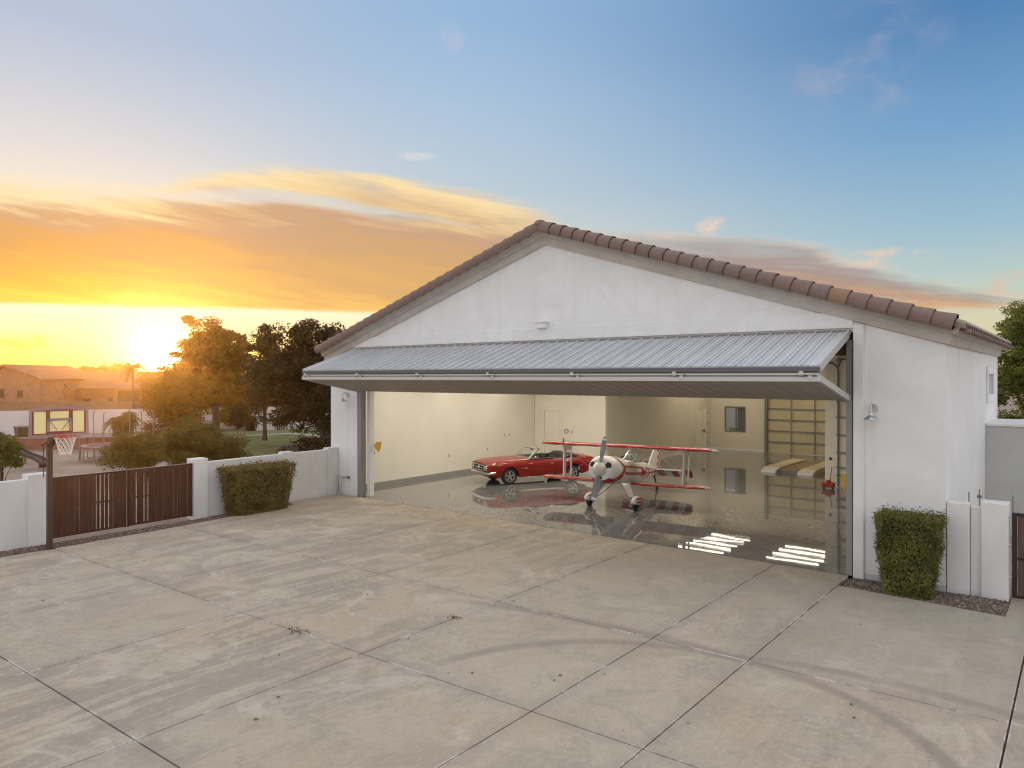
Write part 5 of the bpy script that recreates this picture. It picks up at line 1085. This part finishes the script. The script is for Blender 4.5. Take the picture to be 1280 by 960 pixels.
#=====================================================================  TREES AND SHRUBS
def tree(name, label, cat, base, top, crown_c, crown_r, nclump, nleaf, leaf, lm, trunk_r=.18, seed=0, lobes=5, group=None, cr=(.45, .8), shell=.55):
    rg = np.random.default_rng(seed); rd = random.Random(seed)
    base = Vector(base); t_ = thing(name, label, cat, base, 0, group); cc_ = Vector(crown_c); cr_ = Vector(crown_r)
    # lobes give an uneven outline
    lob = [(cc_ + Vector((rd.uniform(-.42, .42) * cr_.x, rd.uniform(-.42, .42) * cr_.y, rd.uniform(-.42, .42) * cr_.z)), rd.uniform(.55, .78)) for _ in range(lobes)]
    cl = []
    while len(cl) < nclump:
        c0, k = rd.choice(lob); v = Vector([rd.gauss(0, 1) for _ in range(3)]).normalized() * (rd.uniform(shell, 1.02)); cl.append(c0 + Vector((v.x * cr_.x * k, v.y * cr_.y * k, v.z * cr_.z * k)))
    pts = []
    for c in cl:
        n = int(nleaf / nclump * rd.uniform(.5, 1.5)); r_ = rd.uniform(*cr); sq = rd.uniform(.5, .8); q = rg.normal(size=(n, 3)); q /= np.linalg.norm(q, axis=1)[:, None]; q *= (rg.uniform(0, 1, n) ** .45)[:, None] * r_; q[:, 2] *= sq; pts.append(q + np.array(c))
    pts = np.concatenate(pts); pts = pts[pts[:, 2] > .05]
    leaf_mesh('crown', pts, leaf, lm, t_)
    if trunk_r:
        g = MB(); fork = base + (cc_ - base) * .42 + Vector((0, 0, .0)); fork.x = base.x + (cc_.x - base.x) * .3; g.tube([base - Vector((0, 0, .1)), base + Vector((0, 0, .25)), fork], [trunk_r * 1.45, trunk_r, trunk_r * .75], 9)
        for c in rd.sample(cl, min(len(cl), 12)):
            m_ = fork.lerp(c, .55) + Vector((rd.uniform(-.3, .3), rd.uniform(-.3, .3), rd.uniform(-.1, .4))); g.tube([fork - Vector((0, 0, .2)), m_, c], [trunk_r * .5, trunk_r * .26, trunk_r * .08], 6)
        g.build('trunk', M['bark'], t_, smooth=True)
    return t_
def ptree(name, label, cat, px, z, pyt, pyb, wpx, n, nl, leaf, lm, trunk=.2, seed=0, dx=0, base_px=None, **kw):
    m = z / 897; b = at(base_px or px, z); c = at(px, z); zt, zb = hgt(pyt, z), max(.15, hgt(pyb, z)); rx = wpx * m / 2
    return tree(name, label, cat, b, zt, (c.x, c.y, (zt + zb) / 2), (rx, rx, (zt - zb) / 2), n, nl, leaf, lm, trunk, seed, **kw)
ptree('shade_tree', 'tall rounded tree directly beside the setting sun', 'tree', 270, 50, 388, 520, 116, 220, 50000, (.13, .24), M['leaf_glow'], .28, 12, lobes=15, shell=.3)
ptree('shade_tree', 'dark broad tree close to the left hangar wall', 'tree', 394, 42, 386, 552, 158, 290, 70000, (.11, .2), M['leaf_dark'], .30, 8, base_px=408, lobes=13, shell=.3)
ptree('young_tree', 'slender dark tree squeezed between the two large trees', 'tree', 331, 47, 404, 520, 50, 70, 12000, (.12, .22), M['leaf_dark'], .14, 15)
ptree('backlit_shrub', 'loose shrub tree coloured with sunset glow below the tall rounded tree', 'shrub', 224, 40, 462, 556, 78, 110, 24000, (.09, .18), M['leaf_glow'], .12, 21, lobes=6)
ptree('garden_shrub', 'leafy shrub behind the right leaf of the gate', 'shrub', 186, 30, 538, 600, 88, 70, 17000, (.06, .12), M['leaf_shrub'], .06, 31, lobes=5, cr=(.3, .5))
ptree('garden_shrub', 'tallest leafy shrub above the gate and white pillar', 'shrub', 236, 29, 522, 600, 84, 90, 22000, (.06, .12), M['leaf_shrub'], .07, 35, lobes=6, cr=(.3, .5))
ptree('garden_shrub', 'leafy shrub behind white wall left of the clipped brownish bush', 'shrub', 276, 30, 534, 600, 62, 70, 15000, (.06, .12), M['leaf_shrub'], .06, 39, lobes=5, cr=(.3, .5))
ptree('round_shrub', 'rounded dark shrub standing before the far white wall', 'shrub', 297, 56, 496, 545, 46, 60, 12000, (.1, .16), M['leaf_dark'], .08, 45, lobes=4, cr=(.4, .6))
ptree('wall_plant', 'green plant behind the white wall at the left edge', 'shrub', 2, 20, 545, 592, 44, 22, 3200, (.07, .13), M['leaf_light'], .04, 51, lobes=4, cr=(.2, .4))
ptree('shade_tree', 'light green tree behind the annex at the right edge', 'tree', 1290, 34, 356, 545, 112, 200, 46000, (.09, .17), M['leaf_light'], .25, 61, lobes=9)
for i, (px, w_, yt, lab) in enumerate(((108, 30, 456, 'leftmost low tree rising behind the long roof'), (132, 34, 455, 'middle low tree rising behind the long roof'), (152, 26, 457, 'low tree behind the long roof next to the palm'))):
    ptree('roofline_tree', lab, 'tree', px, 118, yt, 480, w_ * 1.3, 30, 3000, (.3, .6), M['leaf_far'], .2, 70 + i, group='trees behind the long roof', lobes=4, cr=(.8, 1.3))
ptree('roofline_tree', 'hazy tree behind the wall seen between the large trees', 'tree', 320, 80, 462, 500, 50, 30, 3000, (.2, .4), M['leaf_far'], .2, 77, lobes=4)
# box hedges on the lawn
def boxbush(name, label, px0, px1, z, pyt, lm, dep=1.0, n=5000):
    a, b = at(px0, z), at(px1, z); q = FW * dep; h_ = hgt(pyt, z); cs = [(a.x, a.y), (b.x, b.y), (b.x + q.x, b.y + q.y), (a.x + q.x, a.y + q.y)]
    return hedge(name, label, cs, cs, -.05, h_, n, lm, (.07, .13))
boxbush('box_hedge', 'clipped box hedge on the lawn under the dark tree', 373, 396, 38.5, 550, M['leaf_dark'])
boxbush('box_hedge', 'clipped box hedge touching the hangar corner', 403, 416, 37.5, 550, M['leaf_dark'])
boxbush('box_hedge', 'low clipped hedge just above the white wall cap', 346, 360, 33, 564, M['leaf_dark'], .7, 2500)
boxbush('box_hedge', 'small square hedge beside the rounded dark shrub', 307, 318, 55, 521, M['leaf_dark'], .8, 2000)
# palm and palm clump
def palm(name, label, base, h_, nf, fl, lm, droop, trunk_r, seed, leaflet=.45):
    rd = random.Random(seed); t_ = thing(name, label, 'palm tree', base); b = Vector(base)
    g = MB(); pts = [b + Vector((.12 * math.sin(k * .9), 0, h_ * k / 6)) for k in range(7)]; g.tube(pts, [trunk_r * (1.25 - .35 * k / 6) for k in range(7)], 9); g.build('trunk', M['bark'], t_, smooth=True)
    top = pts[-1]; g = MB()
    for k in range(nf):
        a = 6.283 * k / nf + rd.uniform(-.2, .2); e = rd.uniform(-.1, 1.1); L = fl * rd.uniform(.75, 1.1); dv_ = Vector((math.cos(a), math.sin(a), 0)); prev = top; m_ = 9
        for j in range(1, m_ + 1):
            s_ = j / m_; p = top + dv_ * L * s_ * math.cos(e) * (1 - .15 * s_) + Vector((0, 0, L * (math.sin(e) * s_ - droop * s_ * s_))); side = dv_.cross(Vector((0, 0, 1))); w_ = leaflet * math.sin(math.pi * min(1, s_ * .9 + .1)) 
            for sg in (1, -1):
                q0 = prev.lerp(p, .1); q1 = prev.lerp(p, .6); tip = (q0 + q1) / 2 + side * sg * w_ + dv_ * w_ * .4 - Vector((0, 0, w_ * .45)); g._add([q0, q1, tip], [(0, 1, 2)])
                q0 = prev.lerp(p, .55); q1 = prev.lerp(p, 1.0); tip = (q0 + q1) / 2 + side * sg * w_ + dv_ * w_ * .4 - Vector((0, 0, w_ * .35)); g._add([q0, q1, tip], [(0, 1, 2)])
            prev = p
    g.build('crown', lm, t_, fix=False); return t_
palm('palm_tree', 'thin palm against the bright sky beside the setting sun', at(167, 55), hgt(460, 55), 16, 1.7, M['leaf_far'], .7, .085, 3, .42)
for i, (px, hh, lab) in enumerate(((147, 1.3, 'short shaggy palm left in the clump behind the trampoline'), (160, 1.6, 'taller shaggy palm right in the clump behind the trampoline'))):
    palm('fan_palm', lab, at(px, 46), hh, 30, 1.35, M['leaf_shrub'], .9, .28, 5 + i, .3)

#=====================================================================  YARD
pole = Vector((-.16, -9.41, 0))
t_ = thing('basketball_hoop', 'dark basketball pole with framed backboard, red rim and white net', 'basketball hoop', pole)
g = MB(); g.box(pole.x - .055, pole.x + .055, pole.y - .055, pole.y + .055, -.05, 2.56); po = g.build('pole', M['darkpole'], t_, bevel=.01)
g = MB(); g.box(pole.x - .1, pole.x + .1, pole.y - .1, pole.y + .1, -.05, .012); g.build('base_plate', M['darkpole'], t_)
bx, by = pole.x + .50, pole.y + .03; bw, bz0, bz1 = .615, 2.70, 3.36
g = MB()
for z0, z1, zz0 in ((2.44, 2.86, .04), (2.52, 3.04, .04)):
    for s_ in (-.06, .06): g.bar((pole.x, pole.y + s_, z0), (bx - .04, by + s_, z1), .03, .05)
g.bar((pole.x - .02, pole.y - .17, 2.47), (pole.x + .05, pole.y + .03, 2.60), .03, .03); g.tube([(pole.x - .02, pole.y - .12, 2.5), (pole.x - .02, pole.y - .12, 1.72)], .011)
g.build('arm', M['darkpole'], t_)
def arch(x, y, hw_, z0, z1, rise): return [(x, y - hw_ * 1.02, z0), (x, y + hw_ * 1.02, z0), (x, y + hw_, z1)] + [(x, y + hw_ * s_, z1 + rise * (1 - s_ * s_)) for s_ in (.6, .2, -.2, -.6)] + [(x, y - hw_, z1)]
g = MB(); a = arch(bx, by, bw, bz0, bz1, .045); n = len(a)
ins = [(x, by + (y - by) * .915, bz0 + .06 + (z - bz0) * (1 - .12 / (bz1 - bz0))) for x, y, z in a]
bb = MB(); vs = [Vector(p) for p in a + ins]; 
for off in (0,):
    for k in range(n): bb.prism([a[k], a[(k + 1) % n], ins[(k + 1) % n], ins[k]], (.04, 0, 0))
fr = bb.build('backboard', M['mauve'], t_)
def rect(y0, y1, z0, z1, m_, nm, x, th=.012):
    g = MB(); g.box(x, x + th, by + y0, by + y1, z0, z1); return g.build(nm, m_, fr)
g = MB()
for y0, y1, z0, z1 in ((-.56, -.53, 2.76, 3.33), (.53, .56, 2.76, 3.33), (-.53, .53, 2.76, 2.79), (-.53, .53, 3.30, 3.34), (-.28, -.20, 2.79, 3.30), (.20, .28, 2.79, 3.30), (-.20, .20, 3.08, 3.13), (-.20, .20, 2.79, 2.83)): g.box(bx + .002, bx + .038, by + y0, by + y1, z0, z1)
g.build('inner_frame', M['maroon'], fr)
for y0, y1, z0, z1 in ((-.53, -.28, 2.79, 3.30), (.28, .53, 2.79, 3.30), (-.20, .20, 3.13, 3.30), (-.20, .20, 2.83, 3.08)): rect(y0, y1, z0, z1, M['acrylic'], 'panel', bx + .012)
g = MB()
for s_ in (1, -1): g.box(bx + .026, bx + .04, by + s_ * .23 - .03, by + s_ * .23 + .03, 2.83, 3.10); g.bar((bx + .034, by + s_ * .19, 3.07), (bx + .034, by + s_ * .05, 2.85), .012, .014)
g.box(bx + .026, bx + .04, by - .26, by + .26, 3.08, 3.13); g.build('target_square', M['mauve'], fr)
g = MB(); rc = Vector((bx + .38, by, 2.72)); g.tube([rc + Vector((.23 * math.cos(a), .23 * math.sin(a), 0)) for a in np.linspace(0, 2 * math.pi, 25)], .012, 6, cap=False); g.box(bx + .04, bx + .17, by - .12, by + .12, 2.66, 2.74); g.build('rim', M['rimred'], t_, smooth=True)
g = MB(); nr = 12
for k in range(nr):
    for sg in (1, -1):
        pts = []
        for j in range(6):
            s_ = j / 5; r_ = .225 * (1 - .5 * s_ ** .8); a = 2 * math.pi * (k + sg * j * .5) / nr; pts.append(rc + Vector((r_ * math.cos(a), r_ * math.sin(a), -.42 * s_)))
        g.tube(pts, .0065, 4, cap=False)
g.build('net', M['net'], t_, fix=False)
# trampoline
tc = Vector((-18.9, -.1, 0)); r0 = 1.55
t_ = thing('trampoline', 'round trampoline with tall net poles on the dirt court', 'trampoline', tc)
g = MB(); g.disc(tc + Vector((0, 0, .66)), (0, 0, 1), 0, r0 - .12, .015, 32); g.build('jumping_mat', M['tramp'], t_)
g = MB(); g.disc(tc + Vector((0, 0, .68)), (0, 0, 1), r0 - .16, r0 + .05, .05, 32); g.build('edge_pad', M['mauve'], t_)
for k in range(6):
    a = 6.283 * k / 6 + .3; e = Vector((math.cos(a), math.sin(a), 0)); f = Vector((-e.y, e.x, 0)); p = tc + e * r0
    g = MB(); g.tube([p + f * .45 + Vector((0, 0, .64)), p + f * .42 + Vector((0, 0, .0)), p - f * .42, p - f * .45 + Vector((0, 0, .64))], .025, 6); g.build('leg', M['trampsteel'], t_)
    g = MB(); p2 = tc + e * (r0 + .1); g.tube([p2 + Vector((0, 0, .0)), p2 + Vector((0, 0, 2.25)), p2 - e * .08 + Vector((0, 0, 2.4))], .028, 6); g.build('net_pole', M['trampsteel'], t_)
# slide
t_ = thing('playground_slide', 'dark curved playground slide coming down behind the white wall', 'slide', (-17.6, -3.9, 0))
sp = [(-21.6, -5.1, 1.75), (-20.8, -4.85, 1.5), (-19.9, -4.55, 1.05), (-19.2, -4.33, .72), (-18.6, -4.14, .52), (-18.0, -3.95, .40), (-17.5, -3.80, .22), (-17.3, -3.74, .20)]
g = MB(); rings = []
for i, p in enumerate(sp):
    p = Vector(p); dd = (Vector(sp[min(i + 1, 7)]) - Vector(sp[max(i - 1, 0)])).normalized(); sdv = dd.cross(Vector((0, 0, 1))).normalized(); up = sdv.cross(dd)
    rings.append([p + sdv * a + up * b for a, b in ((-.22, .12), (-.19, .12), (-.17, .03), (.17, .03), (.19, .12), (.22, .12), (.2, -.03), (-.2, -.03))])
g.loft(rings); g.build('chute', M['slide'], t_)
g = MB(); g.bar((-17.62, -3.83, .22), (-17.62, -3.83, 0), .3, .08); g.bar((-19.9, -4.55, 1.0), (-19.9, -4.55, 0), .08, .08); g.build('support', M['slide'], t_)
g = MB(); g.box(-22.9, -21.6, -5.75, -4.5, 1.68, 1.75); [g.box(x - .05, x + .05, y - .05, y + .05, 0, 2.3) for x in (-22.85, -21.65) for y in (-5.7, -4.55)]; g.build('platform', M['ply'], t_)
# bin
b = at(28, 45); t_ = thing('wheelie_bin', 'dark olive bin standing in front of far white wall', 'bin', b)
g = MB(); g.loft([[b + Vector((k * dx_, k * dy_, z)) for dx_, dy_ in ((-1, -1), (1, -1), (1, 1), (-1, 1))] for k, z in ((.28, 0), (.36, .85), (.36, .92))]); g.build('body', M['bin'], t_, bevel=.02); g = MB(); g.obox(b + Vector((0, 0, .96)), (1, 0, 0), (0, 1, 0), (0, 0, 1), .4, .4, .04); g.build('lid', M['brownblock'], t_, bevel=.02)
# low reddish retaining wall
t_ = thing('retaining_wall', 'low reddish retaining wall behind the trampoline', 'wall', at(120, 41.5))
g = MB(); a, b, c_ = at(-40, 40.5), at(110, 41.2), at(205, 43); 
for p, q in ((a, b), (b, c_)): g.bar(p + Vector((0, 0, .28)), q + Vector((0, 0, .28)), .3, .62)
g.build('wall', M['retain'], t_)
g = MB()
for p, q in ((a, b), (b, c_)): g.bar(p + Vector((0, 0, .615)), q + Vector((0, 0, .615)), .36, .05)
g.build('coping', M['mauve'], t_)
# far white walls
def farwall(label, p0, p1, z, m_, step):
    p0, p1 = Vector(p0), Vector(p1); t_ = thing('boundary_wall', label, 'wall', (p0 + p1) / 2)
    g = MB(); g.bar(p0 + Vector((0, 0, z / 2 - .05)), p1 + Vector((0, 0, z / 2 - .05)), .2, z + .1); g.build('wall', m_, t_)
    n = int((p1 - p0).length / step)
    for k in range(n + 1):
        c = p0.lerp(p1, k / max(n, 1)); g = MB(); g.obox(c + Vector((0, 0, z / 2)), p1 - p0, (p1 - p0).cross(Vector((0, 0, 1))), (0, 0, 1), .2, .14, z / 2 + .06); g.build('pillar', m_, t_)
farwall('white boundary wall running across below the houses', at(-60, 50), at(318, 58), 1.66, M['farwall'], 6)
farwall('white boundary wall turning behind the dark tree', at(319, 55.5), at(470, 63), 1.72, M['farwall'], 5)
farwall('brown boundary wall between the houses and the white wall', at(-80, 66), at(370, 66), 1.85, M['brownblock'], 8)

#=====================================================================  HOUSES
def P2(px, z, d_=0): p = at(px, z) + FW * d_; return p
def house_box(mb, px0, px1, z, dep, z1, z0=-.08):
    a, b = at(px0, z), at(px1, z); q = FW * dep; mb.prism([(a.x, a.y, z0), (b.x, b.y, z0), (b.x + q.x, b.y + q.y, z0), (a.x + q.x, a.y + q.y, z0)], (0, 0, z1 - z0))
def opening(par, px0, px1, py0, py1, z, m_, nm, sill=True):
    a, b = at(px0, z - .03), at(px1, z - .03); g = MB(); za, zb = hgt(py1, z), hgt(py0, z); q = FW * .06; g.prism([(a.x, a.y, za), (b.x, b.y, za), (b.x + q.x, b.y + q.y, za), (a.x + q.x, a.y + q.y, za)], (0, 0, zb - za)); o = g.build(nm, m_, par)
    if sill:
        g = MB()
        for zz_ in (za - .1, zb): e = (b - a) * .12; a2, b2 = a - e - FW * .06, b + e - FW * .06; g.prism([(a2.x, a2.y, zz_), (b2.x, b2.y, zz_), (b2.x + q.x * 2, b2.y + q.y * 2, zz_), (a2.x + q.x * 2, a2.y + q.y * 2, zz_)], (0, 0, .1))
        g.build('sill', M['housetrim'], o)
    return o
ZA = 78
hA = thing('house', 'salmon stone house with hipped roof at the left edge', 'house', at(0, ZA))
g = MB(); house_box(g, -70, 51, ZA, 10, hgt(474, ZA)); 
a, b, m_ = at(-40, ZA), at(51, ZA), at(9, ZA); ap = hgt(459, ZA)
g.prism([(a.x, a.y, hgt(474, ZA)), (b.x, b.y, hgt(474, ZA)), (m_.x, m_.y, ap)], tuple(FW * .2)); g.build('wall', M['housewall'], hA)
g = MB(); ev = hgt(475, ZA) - .05
for p, q in ((at(9, ZA, ap + .15), at(55, ZA, ev)), (at(9, ZA, ap + .15), at(-42, ZA, ev))):
    q2 = FW * 11; st_ = -FW * .6; g.prism([p + st_, q + st_, q + q2, p + q2], (0, 0, .16))
g.build('roof', M['houseroof'], hA)
for a in ((-3, 5, 487, 496), (21.5, 28, 489, 496)): opening(hA, *a, ZA, M['housedark'], 'window')
ZB = 84
hB = thing('house', 'long low house with tiled roof and wide dark garage openings', 'house', at(140, ZB))
g = MB(); house_box(g, 51, 350, ZB, 9, hgt(487, ZB)); g.build('wall', M['housewall'], hB)
g = MB(); house_box(g, 50, 86, ZB - 1.5, 1.4, hgt(487, ZB - 1.5)); a, b, m_ = at(50, ZB - 1.5, hgt(487, ZB)), at(86, ZB - 1.5, hgt(487, ZB)), at(63, ZB - 1.5, hgt(469, ZB)); g.prism([a, b, m_], tuple(FW * .3)); g.build('gable_wall', M['housewall'], hB)
g = MB(); e0, e1 = at(54, ZB - .7, hgt(487, ZB)), at(360, ZB - .7, hgt(487, ZB)); r0_, r1 = at(64, ZB + 4, hgt(465.5, ZB + 1.5)), at(350, ZB + 4, hgt(466.5, ZB + 1.5)); b0, b1 = at(54, ZB + 9, hgt(487, ZB)), at(360, ZB + 9, hgt(487, ZB))
g.prism([e0, e1, r1, r0_], (0, 0, .14)); g.prism([r0_, r1, b1, b0], (0, 0, .14))
p, q, s_ = at(63, ZB - 2, hgt(468, ZB)), at(88, ZB - 2, hgt(488, ZB)), at(48, ZB - 2, hgt(478, ZB)); q2 = FW * 6; g.prism([p, q, q + q2, p + q2], (0, 0, .15)); g.prism([p, s_, s_ + q2, p + q2], (0, 0, .15))
g.build('roof', M['houseroof'], hB)
for a in ((60, 63.5, 490, 502), (75, 78.5, 490, 502)): opening(hB, *a, ZB - 1.5, M['housetrim'], 'window', False)
for a in ((104, 113, 499, 504), (135, 141, 498, 504)): opening(hB, *a, ZB, M['housedark'], 'window')
for a in ((147, 174, 488, 506), (177, 206, 488, 506)): opening(hB, *a, ZB, M['housedark'], 'garage_door', False)

#=====================================================================  SMALL THINGS ON THE CONCRETE
def gpt(px, py):
    z = CH * 897 / (py - 471); return at(px, z)
for i, (px, py, s_) in enumerate(((372, 789, .10), (568, 772, .09))):
    c = gpt(px, py); P_ = [c + Vector((random.gauss(0, s_), random.gauss(0, s_ * .6), random.uniform(.004, .012))) for _ in range(40)]
    t_ = thing('leaf_pile', ('small heap of dry brown leaves on the joint', 'small heap of dry brown leaves in middle of a slab')[i], 'leaves', c); leaf_mesh('leaves', P_, (.03, .06), M['strawleaf'], t_, [Vector((0, 0, 1))] * 40)
for px, py in ((54, 751), (71, 758), (180, 701), (193, 793), (329, 823), (349, 819), (367, 672), (460, 733), (459, 744), (535, 755), (535, 762), (523, 714), (510, 799), (560, 842), (590, 842), (348, 872), (320, 900), (693, 851), (700, 845), (1064, 881), (1068, 898), (756, 843), (642, 752), (1076, 781), (780, 914), (860, 905)):
    c = gpt(px, py); g = MB(); s_ = random.uniform(.010, .024); a = random.uniform(0, 6.28); u = Vector((math.cos(a), math.sin(a), 0)); v_ = Vector((-u.y, u.x, 0))
    g._add([c + u * s_ * 1.6 + Vector((0, 0, .008)), c + v_ * s_ * .7 + Vector((0, 0, .02)), c - u * s_ * 1.6 + Vector((0, 0, .006)), c - v_ * s_ * .7 + Vector((0, 0, .018))], [(0, 1, 2, 3)]); tag(g.build('fallen_leaf', M['leafbrown'], fix=False), 'single dry fallen leaf lying on the concrete driveway', 'leaf', 'dry leaves scattered on the driveway')
